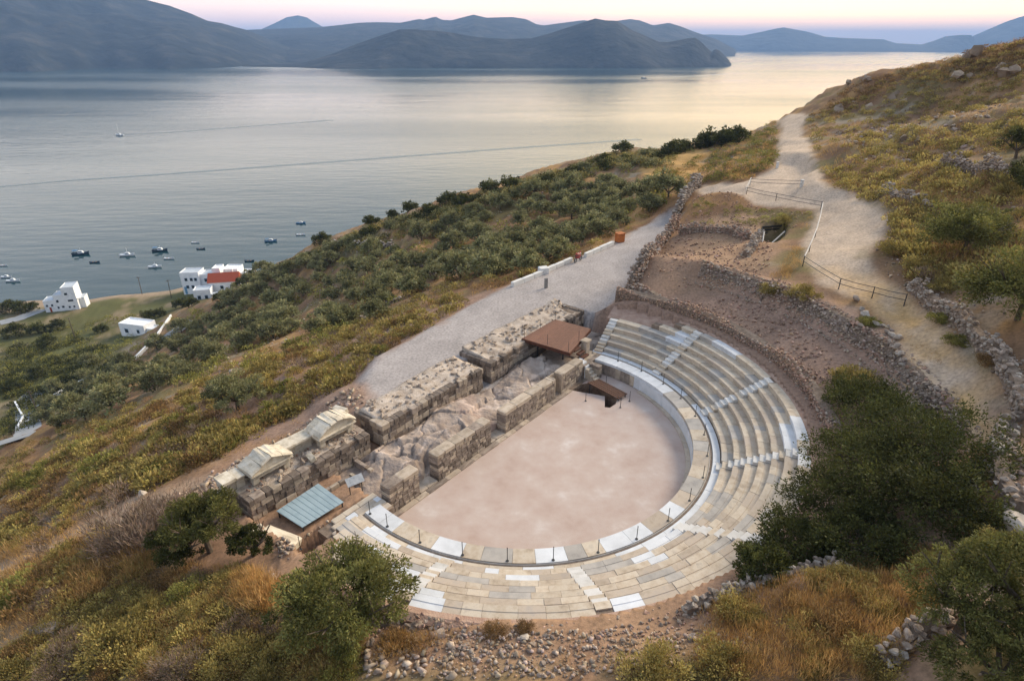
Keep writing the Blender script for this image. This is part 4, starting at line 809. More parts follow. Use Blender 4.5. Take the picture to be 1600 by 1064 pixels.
def torus(mb, c, R_, r_, axis='y', n=16, m_=6):
    rings = []
    for i in range(n):
        a = 2*math.pi*i/n; ring = []
        for j in range(m_):
            b = 2*math.pi*j/m_; rad = R_+r_*math.cos(b); ring.append((c[0]+rad*math.cos(a), c[1]+r_*math.sin(b), c[2]+rad*math.sin(a)))
        rings.append(ring)
    rings.append(rings[0]); return mb.loft(rings, True, False)
p = W(903,409,2); bk = tag(empty('motorbike', (p[0], p[1], 2.02), .95), 'parked red and dark motorbike by the white kerb wall', 'motorbike')
redp = mat('red_paint', [lin((110,40,40)), lin((140,60,56))], 3, .4, 0, 5)
for x in (-.62,.62): w_ = torus(MB(), (x,0,.32), .26, .06).build('wheel', postm, bk); MB().tube((x,-.05,.32),(x,.05,.32),.12,.12,10).build('rim', mat('steel', [(.4,.4,.4),(.5,.5,.5)], 3, .3, 0, 5, metal=1), w_)
MB().loft([[(x, y*w_, z+h_) for y, z in ((-.5,0),(.5,0),(.5,.5),(0,.7),(-.5,.5))] for x, w_, h_ in ((-.6,.14,.62),(-.2,.26,.45),(.1,.3,.42),(.45,.2,.55),(.6,.1,.62))]).build('body', redp, bk)
MB().loft([[(x, y*.26, z) for y in (-.5,.5) for z in ((.86,.94) if y < 0 else (.94,.86))] for x in (-.65,-.3,.05)]).build('saddle', postm, bk)
MB().tube((.62,-.05,.32),(.42,-.05,1.0),.03).tube((.62,.05,.32),(.42,.05,1.0),.03).build('fork', postm, bk); MB().tube((.42,-.35,1.02),(.42,.35,1.02),.022).build('handlebar', postm, bk); MB().tube((.5,0,.86),(.6,0,.86),.09,.1,10).build('headlight', MATS['steel'], bk); MB().tube((0,.1,.4),(.05,.42,.02),.02).build('kickstand', postm, bk)
# ------------------------------------------------------------------ fences beside the track
bamboo = mat('pale_pole', [lin((176,168,158)), lin((206,200,192))], 3, .8, .1, 10, .06)
def fence(pts, label, railm, poles, h=1.0, rails=(.95,.5), sag=.05, rr_=.03):
    gp = [G(a, b) for a, b in pts]; rt = tag(empty('rail_fence', gp[0]), label, 'fence', 'rail fences beside the track'); o_ = Vector(gp[0])
    for g in gp: b = Vector(g)-o_; MB().tube(b-Vector((0,0,.3)), b+Vector((0,0,h)), .045, .04, 7).build('post', poles, rt)
    for a, b in zip(gp[:-1], gp[1:]):
        for z_ in rails:
            prev = None
            for k in range(5):
                t_ = k/4; x = Vector(a).lerp(Vector(b), t_)-o_+Vector((0,0,z_-sag*4*t_*(1-t_)))
                if prev is not None and k == 4 or k in (2,): MB().tube(prev, x, rr_).build('rail', railm, rt); prev = x
                if prev is None: prev = x
    return rt
fence([(1166,304),(1212,314),(1282,328)], 'dark two rail fence crossing above the mound to the pale handrail', postm, postm)
fence([(1172,290),(1252,294)], 'dark rail barrier across the track nearest the sea', postm, bamboo)
fence([(1164,304),(1172,288)], 'short pale pole fence at the left end of the barriers', bamboo, bamboo, rr_=.05)
fence([(1283,330),(1279,350),(1273,372),(1264,394),(1254,416)], 'pale bending pole handrail along the left edge of the track', bamboo, postm, rails=(1.0,), rr_=.06)
fence([(1254,416),(1310,452),(1362,466),(1412,478)], 'dark two rail fence crossing the track above the rubble wall', postm, postm)
for a, b, l_ in ((1214,263,'small white marker post at the left side of the track'),(1252,292,'white painted post beside the dark barrier')):
    g = G(a, b); m_ = tag(empty('marker_post', g), l_, 'post'); MB().box(-.16,.16,-.14,.14,-.2,.85).build('shaft', whitew, m_); MB().box(-.2,.2,-.18,.18,.853,.93).build('cap', whitew, m_)
# timber shoring in the trench
pc = np.mean(np.array(PIT1), 0); ts = tag(empty('timber_shoring', (pc[0], pc[1], Hs(pc[0], pc[1]))), 'dark timber shoring with two pale props in the trench', 'shoring'); o_ = Vector(ts.location)
dkw = mat('dark_timber', [lin((44,42,40)), lin((70,66,60))], 4, .9, .3, 20, .1)
for k in range(5): a = Vector(PIT1[0])-o_; b = Vector(PIT1[1])-o_; a.z = b.z = .1+.36*k; MB().tube(a, b, .12, .12, 4).build('board', dkw, ts)
for a, b in ((PIT1[0], PIT1[4]), (PIT1[1], PIT1[2])):
    for k in range(4): p, q = Vector(a)-o_, Vector(b)-o_; p.z = q.z = .2+.4*k; MB().tube(p, q, .12, .12, 4).build('board', dkw, ts)
for (a, b), (c, d) in (((1194,362),(1191,382)),((1226,362),(1206,380))): MB().tube(Vector(W(a, b, 6.2))-o_, Vector(W(c, d, 5.4))-o_, .08, .08, 6).build('prop', bamboo, ts)
# ------------------------------------------------------------------ foliage
def leafmat(name, cols, rough=.75, rand=.16, trans=.3):
    m = mat(name, cols, 1.3, rough, 0, 4, rand, .2, 3, attr='col'); t = m.node_tree
    b = [n for n in t.nodes if n.type == 'BSDF_PRINCIPLED'][0]; out = [n for n in t.nodes if n.type == 'OUTPUT_MATERIAL'][0]
    tr = t.nodes.new('ShaderNodeBsdfTranslucent'); mxs = t.nodes.new('ShaderNodeMixShader'); mxs.inputs[0].default_value = trans
    src = b.inputs['Base Color'].links[0].from_socket; t.links.new(src, tr.inputs[0]); t.links.new(b.outputs[0], mxs.inputs[1]); t.links.new(tr.outputs[0], mxs.inputs[2]); t.links.new(mxs.outputs[0], out.inputs[0]); return m
LM = {
 'olive': leafmat('olive_leaf', [lin((98,98,66)), lin((126,124,86)), lin((152,148,110))]),
 'olive_near': leafmat('olive_leaf_fresh', [lin((80,82,42)), lin((110,108,58)), lin((138,134,82))]),
 'dark': leafmat('lentisk_leaf', [lin((52,54,26)), lin((74,76,38)), lin((98,98,54))]),
 'scrub': leafmat('scrub_leaf', [lin((122,108,62)), lin((156,140,82)), lin((184,166,104))]),
 'green': leafmat('green_scrub_leaf', [lin((104,102,52)), lin((134,130,68)), lin((158,152,88))]),
 'dry': leafmat('dry_twig', [lin((118,98,82)), lin((142,122,106)), lin((160,142,124))]),
 'straw': leafmat('straw', [lin((148,114,68)), lin((182,146,92)), lin((204,172,120))]),
 'rust': leafmat('rust_scrub_leaf', [lin((110,86,56)), lin((136,108,70)), lin((156,128,86))]),
}
barkm = mat('bark', [lin((66,56,48)), lin((96,84,72)), lin((112,100,88))], 6, .95, .5, 20, .1, .1)
def leaves(P, N, L, Wd, tone, seed, up=.0):
    """leaf quads at points P with main direction N (n,3), length L, width Wd -> verts, faces, colours"""
    rs_ = np.random.RandomState(seed); n = len(P); d = N+rs_.normal(0, .55, (n,3)); d[:,2] += up; d /= np.linalg.norm(d, axis=1)[:,None]+1e-9
    a = np.cross(d, rs_.normal(0, 1, (n,3))); a /= np.linalg.norm(a, axis=1)[:,None]+1e-9; ln = L*rs_.uniform(.6,1.4,(n,1)); w = Wd*rs_.uniform(.7,1.3,(n,1))
    V = np.stack([P-a*w*.35, P+d*ln*.5-a*w*.5+0*a, P+d*ln, P+d*ln*.45+a*w*.5], 1).reshape(-1, 3); Fc = np.arange(4*n).reshape(n, 4)
    t_ = (tone*rs_.uniform(.72,1.28,n))[:,None]*np.array([[1,1,1]]); t_ = t_*np.stack([rs_.uniform(.92,1.1,n), np.ones(n), rs_.uniform(.85,1.1,n)], 1)
    return V, Fc, np.repeat(t_, 4, 0)
def crown_pts(n, rx, ry, rz, clumps, seed, z0, dome=False, spread=.28, hollow=.55):
    rs_ = np.random.RandomState(seed); c = rs_.normal(0, 1, (clumps,3)); c /= np.linalg.norm(c, axis=1)[:,None]
    if dome: c[:,2] = np.abs(c[:,2])*.95
    else: c[:,2] = np.where(c[:,2] < -.35, -c[:,2]*.6, c[:,2])
    rad = rs_.uniform(hollow, 1.12, (clumps,1)); cs = rs_.uniform(.5,1.35,clumps); C = c*rad; k = rs_.choice(clumps, n, p=cs/cs.sum())
    q = rs_.normal(0, 1, (n,3)); q /= np.linalg.norm(q, axis=1)[:,None]+1e-9; q *= rs_.uniform(0,1,(n,1))**.45
    P = C[k]+q*spread*cs[k][:,None]; N = q*.8+c[k]*.5; tone = (rs_.uniform(.66,1.38,clumps))[k]
    if dome: P[:,2] = np.abs(P[:,2])
    return P*np.array([rx,ry,rz])+np.array([0,0,z0]), N, tone
def foliage_mesh(name, m, parts):
    Vs, Fs, Cs, k = [], [], [], 0
    for V, Fc, C in parts: Vs.append(V); Fs.append(Fc+k); Cs.append(C); k += len(V)
    me = mesh(name, np.concatenate(Vs), np.concatenate(Fs)); setcol(me, np.concatenate(Cs)); me.materials.append(m); return me
def trunk_mesh(h, r, spread, seed, limbs=5, crownr=1.5):
    r_ = random.Random(seed); mb = MB(); mb.tube((0,0,-.5), (r_.uniform(-.1,.1)*h, r_.uniform(-.1,.1)*h, h*.45), r*1.25, r*.8, 7); b = Vector(mb.V[7][:]); b = Vector((sum(v[0] for v in mb.V[7:14])/7, sum(v[1] for v in mb.V[7:14])/7, h*.45))
    for i in range(limbs):
        a = 2*math.pi*(i+r_.random()*.6)/limbs; p = b-Vector((0,0,.1)); q = b+Vector((math.cos(a)*spread*.45, math.sin(a)*spread*.45, h*.35)); e_ = q+Vector((math.cos(a+.4)*spread*.4, math.sin(a+.4)*spread*.4, h*.38)); mb.tube(p, q, r*.62, r*.4, 5); mb.tube(q, e_, r*.4, r*.12, 5)
        for j in range(2): f_ = q.lerp(e_, .5)+Vector((r_.uniform(-1,1)*spread*.35, r_.uniform(-1,1)*spread*.35, h*.3)); mb.tube(q.lerp(e_, .3), f_, r*.22, r*.07, 4)
    me = mb.me('trunk'); me.materials.append(barkm); return me
def tree_kind(kind, n, rx, rz, z0, clumps, L, Wd, seeds, dome=False, spread=.3, th=1.6, tr=.14, limbs=5):
    out = []
    for s in seeds:
        P, N, t_ = crown_pts(n, rx, rx*(.85+.1*(s % 3)), rz, clumps, s, z0, dome, spread); out.append((foliage_mesh('crown', LM[kind], [leaves(P, N, L, Wd, t_, s+1)]), trunk_mesh(th, tr, rx, s, limbs)))
    return out
OLIVE = tree_kind('olive', 1900, 1.0, .75, .80, 40, .19, .10, (1,2,3,4,5), th=.9, tr=.07)                  # unit sized: scale by crown radius
DARK = tree_kind('dark', 2000, 1.0, .85, .55, 44, .17, .10, (11,12,13,14), dome=False, th=.7, tr=.07)
def scrub_mesh(kind, n, seed, L=.16, Wd=.06, clumps=22):
    P, N, t_ = crown_pts(n, 1, 1, .72, clumps, seed, 0, True, .34, .45); N[:,2] += .55; return foliage_mesh('foliage', LM[kind], [leaves(P, N, L, Wd, t_, seed+3, .3)])
SCRUB = [scrub_mesh('scrub', 800, s, .19, .085) for s in (31,32,33,34)]; GREEN = [scrub_mesh('green', 800, s, .19, .085) for s in (41,42,43)]; RUST = [scrub_mesh('rust', 600, s, .19, .07) for s in (51,52)]; DRYB = [scrub_mesh('dry', 620, s, .3, .03, 26) for s in (61,62)]
SCRUBF = [scrub_mesh('scrub', 5000, s, .10, .042, 60) for s in (35,36,37)]; GREENF = [scrub_mesh('green', 5000, s, .10, .042, 60) for s in (45,46)]; DRYF = [scrub_mesh('dry', 5200, s, .18, .016, 60) for s in (65,66)]; RUSTF = [scrub_mesh('rust', 4000, s, .11, .034, 50) for s in (55,56)]
stemm = MB()
for i in range(6): a = i*1.05; stemm.tube((0,0,-.25),(math.cos(a)*.5, math.sin(a)*.5,.42),.045,.015,4)
stem_me = stemm.me('stem'); stem_me.materials.append(barkm)
def plant(name, pair, g, s, label, cat, group=None, hs=1.0):
    o = tag(empty(name, (g[0], g[1], g[2]), rnd.uniform(0,6.28)), label, cat, group); o.scale = (s, s, s*hs)
    obj('crown', pair[0], None, o); obj('trunk', pair[1], None, o); return o
def shrub(name, me, g, s, label, cat='shrub', group=None, hs=1.0):
    o = tag(empty(name, (g[0], g[1], g[2]-.06*s), rnd.uniform(0,6.28)), label, cat, group); o.scale = (s, s, s*hs); obj('foliage', me, None, o); obj('stem', stem_me, None, o); return o
FARP = []                                                 # footprints already taken: x, y, r
def free(x, y, r, k=.75): return all((x-a)**2+(y-b)**2 > (k*(r+c))**2 for a, b, c in FARP)
# hero plants, each placed from its foot in the photograph ---------------------------------
def hero_tree(px, py, rx, rz, h, kind, n, clumps, L, Wd, seed, label, name='olive_tree', lean=0, cat='tree', spread=.21, z0=None):
    g = G(px, py); P, N, t_ = crown_pts(n, rx, rx*.9, rz, clumps, seed, h if z0 is None else z0, False, spread, .5); P[:,0] += lean
    o = tag(empty(name, g), label, cat); obj('crown', foliage_mesh('crown', LM[kind], [leaves(P, N, L, Wd, t_, seed)]), None, o); obj('trunk', trunk_mesh(h*1.25, .16, rx*1.1, seed, 6), None, o); FARP.append((g[0], g[1], rx*.8)); return o
hero_tree(548,985,2.6,1.3,2.0,'olive_near',30000,95,.15,.06,101,'large grey green olive tree leaning over the near rubble wall',lean=-.1,spread=.25)
hero_tree(330,862,2.0,1.25,2.1,'olive_near',17000,70,.15,.06,102,'tall ragged green bush tree in front of the marble pediments','wild_olive', spread=.22)
hero_tree(285,868,1.7,.9,1.0,'dark',10000,50,.13,.06,103,'low dark bush under the ragged green tree','dark_bush',cat='shrub')
hero_tree(395,868,1.1,.8,1.0,'dark',6500,34,.12,.06,104,'small dark bush between the ragged tree and the blue cover','dark_bush',cat='shrub')
hero_tree(1500,398,3.3,2.1,2.1,'olive_near',18000,90,.2,.085,105,'broad green olive tree above the stone wall right of the track',spread=.3,z0=1.7)
hero_tree(1590,500,3.2,2.2,2.4,'olive_near',18000,90,.2,.085,106,'darker olive tree at the right edge above the stone wall',spread=.3,z0=1.8)
hero_tree(1598,305,2.2,1.8,1.8,'dark',5000,40,.2,.08,107,'dark round tree at the right edge under the terrace wall','evergreen_tree')
hero_tree(1588,248,2.2,1.8,1.6,'dark',5000,40,.22,.09,108,'dark round tree at the right edge above the terrace wall','evergreen_tree')
hero_tree(1500,985,1.9,1.3,1.7,'olive_near',20000,80,.12,.045,109,'feathery green tree in the lower right corner left of its twin')
hero_tree(1590,1000,2.1,1.5,2.0,'olive_near',20000,80,.12,.045,110,'feathery green tree cut by the lower right corner')
hero_tree(1545,1075,1.7,1.0,1.1,'olive_near',14000,60,.11,.045,111,'low feathery green tree at the bottom edge on the right')
hero_tree(372,640,2.3,1.5,1.6,'olive',12000,70,.18,.08,112,'lone rounded olive bush on the slope above the marble pediments','olive_bush',cat='shrub')
for i, (px, py, rx, rz, l_) in enumerate([(1345,640,1.7,1.2,'topmost lighter lobe of the dark shrub mass beside the seats'),(1400,690,2.3,1.6,'wide upper part of the dark shrub mass by the track'),(1470,730,2.4,1.8,'right hand dark shrub bordering the grey boulders'),(1330,735,2.0,1.6,'dark shrub hanging over the right ends of the seat rows'),(1400,790,2.4,1.8,'central dark shrub of the mass right of the seating'),(1300,815,1.9,1.5,'dark shrub beside the seats below the second white stair'),(1470,815,1.8,1.4,'dark shrub above the golden grass patch'),(1245,868,1.5,1.1,'dark shrub tongue reaching the near edge of the seating'),(1345,865,1.6,1.2,'dark shrub just above the low dry stone wall'),(1195,900,1.0,.7,'smallest dark shrub at the tip touching the seat edge')]):
    g = G(px, py); P, N, t_ = crown_pts(9500, rx*1.22, rx*1.22, rz*1.2, 70, 200+i, rz*.5, False, .30, .55); o = tag(empty('lentisk_shrub', g), l_, 'shrub', 'dark lentisk shrubs right of the seating')
    obj('crown', foliage_mesh('crown', LM['dark'], [leaves(P, N, .15, .075, t_, 300+i)]), None, o); obj('trunk', trunk_mesh(rz*.8, .09, rx*.9, 200+i, 5), None, o); FARP.append((g[0], g[1], rx*.9))
g = G(1332,600); shrub('round_shrub', SCRUBF[0], g, 1.5, 'rounded yellow green shrub at the top of the dark shrub mass', hs=1.0); FARP.append((g[0], g[1], 1.4))
for px, py, s, me, l_, hs in [(215,850,2.5,DRYF[0],'big grey leafless twiggy bush left of the ragged green tree',1.1),(265,822,2.2,DRYF[1],'grey leafless bush behind the ragged green tree',1.0),(385,985,1.0,DRYF[0],'pinkish dry bush left of the foreground olive',.9),(435,985,.9,DRYF[1],'small pinkish dry bush beside the foreground olive foot',.9),
   (235,960,.8,SCRUBF[0],'small yellow green bush like a tiny tree in the lower left',1.3),(1030,1060,1.35,SCRUBF[1],'yellow green cushion shrub at the bottom edge below the bare ground',.9),(1160,960,1.0,SCRUBF[2],'yellow shrub in golden grass beside the low stone wall',.9),(1395,965,.8,SCRUBF[0],'yellow green shrub in the golden grass patch',.8),(1180,975,.8,SCRUBF[1],'paler yellow shrub in golden grass near the low wall',.8),
   (180,1020,1.7,SCRUBF[2],'large olive yellow shrub on the lower left rock',.9),(360,1045,1.2,SCRUBF[0],'yellow shrub at the bottom edge left of the olive',.9),(430,1040,1.0,SCRUBF[1],'yellow green shrub at the bottom edge beside the olive',.9),(540,1050,.9,GREENF[0],'green shrub at the bottom edge under the olive',.8),(40,930,1.7,GREENF[1],'dense green shrub at the left edge',.8),(300,930,1.0,GREENF[0],'green bushy shrub below the grey leafless bush',.9),(90,900,1.3,RUSTF[0],'brown dry shrub at the left in golden grass',.8),(160,900,1.2,RUSTF[1],'brown shrub below the sandy path at left',.8),
   (1255,462,1.3,SCRUBF[1],'yellow shrub at the corner of the track fence above the seats',.8),(1205,455,1.0,SCRUBF[2],'yellow shrub on the bank left of the track fence',.8),(1232,345,1.3,SCRUBF[0],'green yellow shrub at the edge of the timbered trench',.9),(1400,395,1.5,SCRUBF[2],'yellow shrub between the track and the broad olive tree',.9),(1440,420,1.6,SCRUBF[0],'yellow green shrub under the broad olive tree',.8),(1480,450,1.3,SCRUBF[1],'yellow shrub left of the darker olive tree',.8),(1360,505,.8,GREENF[0],'green shrub on the track edge by the boulders',.8),(1500,535,.9,GREENF[1],'green shrub at the foot of the pale stone wall',.8),(1470,500,.8,GREENF[0],'small green shrub by the pale stone wall',.8),(1545,570,.8,RUSTF[0],'brown green shrub at the track side near the pale wall',.9),(1560,860,1.0,SCRUBF[2],'yellow shrub by the big pale boulder',.9),
   (1440,880,.9,RUSTF[1],'tawny shrub at the edge of the golden grass',.9),(620,1010,.8,RUSTF[0],'brown shrub right of the foreground olive foot',.8),(775,990,.6,RUSTF[1],'small orange brown shrub among the near rubble',.8),(820,985,.5,RUSTF[0],'tiny orange brown shrub among the near rubble stones',.8)]:
    g = G(px, py); shrub('shrub', me, g, s, l_, hs=hs); FARP.append((g[0], g[1], s*.7))
# olive grove on the sea slope --------------------------------------------------------------
def scatter_px(poly, n, seed):
    rs_ = np.random.RandomState(seed); xs = [p[0] for p in poly]; ys = [p[1] for p in poly]; out = []
    while len(out) < n:
        x, y = rs_.uniform(min(xs), max(xs)), rs_.uniform(min(ys), max(ys))
        if inpoly(np.array([x]), np.array([y]), poly)[0]: out.append((x, y))
    return out
def onroads(x, y): return pdist(np.array([x]), np.array([y]), ROAD)[0] < 1.2 or pdist(np.array([x]), np.array([y]), SAND)[0] < .2 or pdist(np.array([x]), np.array([y]), TRACK)[0] < .6
n_ol = 0
for poly, n, lo, hi in [([(560,420),(700,350),(860,290),(1050,300),(1052,330),(960,368),(800,440),(700,440),(600,460)], 150, 1.5, 2.6),([(330,450),(420,415),(560,380),(620,400),(560,440),(480,480),(380,520),(330,520)], 70, 1.5, 2.7),([(100,600),(300,510),(420,500),(470,510),(300,590),(180,640),(80,680),(60,640)], 80, 1.6, 2.8),([(520,430),(620,400),(700,420),(560,520),(480,520)], 26, 1.3, 2.2)]:
    pp_ = scatter_px(poly, n, int(lo*100+n))
    for g in Gm(pp_):
        s = rnd.uniform(lo, hi)*.95
        if n_ol < 215 and g[2] > -60.5 and free(g[0], g[1], s) and not onroads(g[0], g[1]):
            plant('olive_tree', OLIVE[n_ol % 5], g, s, 'grey green olive tree among many on the slope between the road and the sea', 'tree', 'olive trees on the sea slope', rnd.uniform(.8,1.1)); FARP.append((g[0], g[1], s)); n_ol += 1
# dark trees along the skyline and the shore
for px, py, s, l_ in [(973,237,2.6,'small umbrella shaped tree alone on the skyline'),(1100,228,3.4,'dark evergreen left of the skyline clump above the golden field'),(1125,226,4.2,'largest dark evergreen in the skyline clump above the golden field'),(1148,221,3.2,'dark evergreen at the right of the skyline clump'),(1050,240,3.0,'dark evergreen on the skyline left of the clump'),(1068,236,2.6,'small dark evergreen on the skyline beside the clump'),(503,378,2.4,'dark bush on the skyline above the shore'),(430,412,2.4,'dark bush low on the skyline beside the white houses'),(415,420,2.2,'dark bush lowest on the skyline beside the white houses'),
    (580,350,2.2,'dark bush on the slope skyline left of the olive grove'),(640,330,2.4,'dark bush on the slope skyline behind the olive grove'),(700,318,2.6,'tall dark bush on the slope skyline'),(720,316,2.6,'second tall dark bush on the slope skyline'),(765,298,2.8,'dark evergreen on the skyline above the olive grove'),(797,292,2.8,'round dark evergreen on the skyline above the olive grove'),(858,288,2.4,'dark bush high in the olive grove'),(895,270,2.0,'spiky dark bush on the skyline'),(945,262,2.6,'round dark tree below the umbrella shaped tree'),(670,335,2.4,'dark bush behind the slope crest'),(615,340,2.0,'small dark bush on the slope crest')]:
    g = G(px, py); plant('evergreen_tree', DARK[rnd.randrange(4)], (g[0], g[1], g[2]-.35*s*.85), s*.9, l_, 'tree', 'dark evergreens along the skyline', 1.0); FARP.append((g[0], g[1], s*.6))
for px, py, s, l_ in [(15,488,3.6,'dark shore tree at the left edge of the village'),(35,488,3.2,'dark shore tree left of the three storey house'),(52,485,2.6,'small dark shore tree beside the three storey house'),(60,520,3.0,'dark bush below the three storey house'),(90,515,2.8,'wide dark bush in front of the three storey house'),(25,525,3.4,'dark bush at the left edge below the shore road'),(75,540,2.8,'dark bush in the field below the three storey house'),(285,480,2.9,'dark round tree beside the white garden wall'),(300,478,2.6,'dark round tree in front of the red roofed house'),(230,497,2.4,'dark hedge bush behind the white box house'),(250,494,2.4,'dark hedge bush right of the white box house'),(160,518,2.2,'green bush alone in the coastal field'),(395,436,2.2,'dark tree right of the red roofed house'),(380,446,2.2,'dark tree behind the red roofed house'),(345,470,2.2,'dark bush under the red roofed house'),(110,600,2.6,'dark bush in the lower coastal scrub'),(20,610,3.0,'dark bush at the left edge in the coastal scrub'),(60,590,2.6,'green bush in the middle of the coastal scrub'),(140,570,2.6,'pale bush in the coastal scrub below the field')]:
    g = G(px, py); plant('shore_tree', DARK[rnd.randrange(4)] if 'pale' not in l_ else OLIVE[0], g, s*.85, l_, 'tree', 'dark trees round the shore village', 1.0); FARP.append((g[0], g[1], s*.8))
for i in range(20):
    t_ = (i+.5)/20; px = 400+660*t_; py = np.interp(px, [390,440,500,600,700,840,960,1080], [441,415,386,349,320,275,241,231])+rnd.uniform(2,12); g = G(px, py); s = rnd.uniform(1.4,2.4)
    plant('skyline_bush', DARK[i % 4] if i % 3 else OLIVE[i % 5], (g[0], g[1], g[2]-.45*s), s, 'dark bush', 'shrub', 'low bushes along the slope skyline', .8); FARP.append((g[0], g[1], s*.7))
# shrubs one can pick out on the hillside, nearest first, then the low cover as one mass ------
cand = []
for poly, n in [([(0,700),(300,600),(560,480),(800,400),(1040,330),(1050,345),(590,560),(540,600),(330,720),(150,800),(0,860)], 420),([(1100,240),(1210,190),(1215,260),(1170,280),(1090,285)], 40),([(1260,190),(1420,110),(1600,70),(1600,440),(1420,440),(1390,330),(1290,280)], 220),([(0,840),(160,800),(240,880),(420,900),(400,1064),(0,1064)], 90),([(1150,930),(1320,890),(1460,850),(1480,950),(1350,1064),(1120,1064)], 40),([(1420,680),(1560,700),(1600,900),(1500,880)], 20),([(300,470),(560,380),(900,260),(1000,250),(1000,300),(700,400),(450,520),(250,600)], 170)]:
    for px, py in scatter_px(poly, n, n): cand.append((px, py))
gs = [(c_[0], c_[1], g_) for c_, g_ in zip(cand, Gm(cand))]; gs.sort(key=lambda t_: (t_[2][0]-CX)**2+(t_[2][1]-CY)**2+(t_[2][2]-CZ)**2)
n_sh = 0; LABS = {'scrub': 'yellow green cushion shrub among many on the hillside', 'green': 'fresh green cushion shrub among many on the hillside', 'rust': 'brown withered cushion shrub among many on the hillside', 'dry': 'grey leafless cushion shrub among many on the hillside'}
for px, py, g in gs:
    if n_sh >= 290: break
    dist = math.dist(g, CAMP); near = dist < 42; s = rnd.uniform(.55, 1.25)*(1 if near else 1.15 if dist < 80 else 1.6)
    r_ = math.hypot(g[0], g[1])
    if onroads(g[0], g[1]) or not free(g[0], g[1], s, .55) or (r_ < 20 and tn(g[0], g[1]) < 11) or g[2] < -60: continue
    k = rnd.random(); kk = 'scrub' if k < .50 else 'green' if k < .66 else 'rust' if k < .92 else 'dry'
    if px > 1100 and py > 850: kk = 'rust' if k < .5 else 'scrub'
    me = {'scrub': SCRUBF if near else SCRUB, 'green': GREENF if near else GREEN, 'rust': RUSTF if near else RUST, 'dry': DRYF if near else DRYB}[kk]
    shrub('cushion_shrub', rnd.choice(me), g, s, LABS[kk], 'shrub', kk+' cushion shrubs on the hillside', rnd.uniform(.7,1.05)); FARP.append((g[0], g[1], s*.8)); n_sh += 1
def mass(name, polys, n, kinds, smin, smax, nl, m, L, Wd, seed, label=None, up=.5, avoid=True, zmin=-61, flat=.7, patch=True):
    rs_ = np.random.RandomState(seed); Pp = []
    for poly in polys: Pp += scatter_px(poly, n, seed+len(Pp))
    gp = Gm(Pp); ok = gp[:,2] > zmin
    if avoid:
        ok &= (pdist(gp[:,0], gp[:,1], ROAD) > .9) & (pdist(gp[:,0], gp[:,1], TRACK) > .4) & (pdist(gp[:,0], gp[:,1], SAND) > rs_.uniform(-1.1, .4, len(gp))); r_ = np.hypot(gp[:,0], gp[:,1]); ok &= ~((r_ < 20.2) & (tn(gp[:,0], gp[:,1]) < 11)); 
    if patch: pn = fbm(gp[:,0], gp[:,1], 5.5 if gp[:,1].mean() < 0 else 11, 3, 400); ok &= (pn > -.08+rs_.normal(0, .1, len(gp))) if name == 'low_scrub' else (pn < .12+rs_.normal(0, .1, len(gp)))
    gp = gp[ok]; parts = []
    for i, g in enumerate(gp):
        s = rs_.uniform(smin, smax); q = rs_.normal(0, 1, (nl,3)); q /= np.linalg.norm(q, axis=1)[:,None]; q[:,2] = np.abs(q[:,2]); P = q*rs_.uniform(.3,1,(nl,1))**.5*s*np.array([1,1,flat])+g; N = q.copy(); N[:,2] += up
        V, Fc, C = leaves(P, N, L*s, Wd*s, np.full(nl, rs_.uniform(.7,1.25)), seed+i, 0); parts.append((V, Fc, C))
    me = foliage_mesh(name, m, parts); return tag(obj(name, me), kind='stuff')
SL = [[(0,700),(300,600),(560,480),(800,400),(1040,330),(1050,345),(590,560),(540,600),(330,720),(150,800),(0,860)]]; SL2 = [[(250,600),(450,440),(700,330),(960,245),(1080,235),(1040,330),(700,420),(400,620)]]
RT = [[(1260,190),(1420,110),(1600,70),(1600,440),(1420,440),(1390,330),(1290,280)]]; NL_ = [[(0,840),(160,800),(240,880),(420,900),(560,1000),(540,1064),(0,1064)]]; NR_ = [[(1100,960),(1320,890),(1460,850),(1480,950),(1350,1064),(1090,1064)],[(1420,680),(1560,700),(1600,900),(1500,880)]]
CO = [[(0,540),(140,500),(330,480),(300,520),(150,600),(0,700)]]
mass('low_scrub', SL, 520, None, .5, 1.25, 150, LM['scrub'], .30, .12, 1); mass('low_scrub', SL2, 650, None, .6, 1.5, 80, LM['green'], .30, .13, 2); mass('low_scrub', RT, 850, None, .55, 1.3, 130, LM['scrub'], .28, .12, 3); mass('low_scrub', NL_, 260, None, .45, .95, 520, LM['scrub'], .17, .06, 4)
mass('low_scrub', NR_, 40, None, .25, .5, 260, LM['green'], .17, .04, 5); mass('low_scrub', CO, 420, None, .8, 2.0, 70, LM['green'], .28, .12, 6, zmin=-62.2); mass('low_scrub', [[(0,545),(120,520),(190,560),(240,575),(150,610),(0,700)]], 420, None, .9, 2.2, 80, LM['dark'], .28, .13, 26, zmin=-62.2)
mass('low_scrub', RT+SL, 420, None, .4, 1.0, 80, LM['rust'], .3, .09, 8); mass('low_scrub', NL_, 140, None, .4, .8, 420, LM['rust'], .18, .05, 9)
SK = [[(395,446),(440,418),(500,388),(600,350),(700,322),(840,276),(960,243),(1060,236),(1040,262),(960,268),(840,302),(700,350),(600,380),(500,412),(420,455)]]
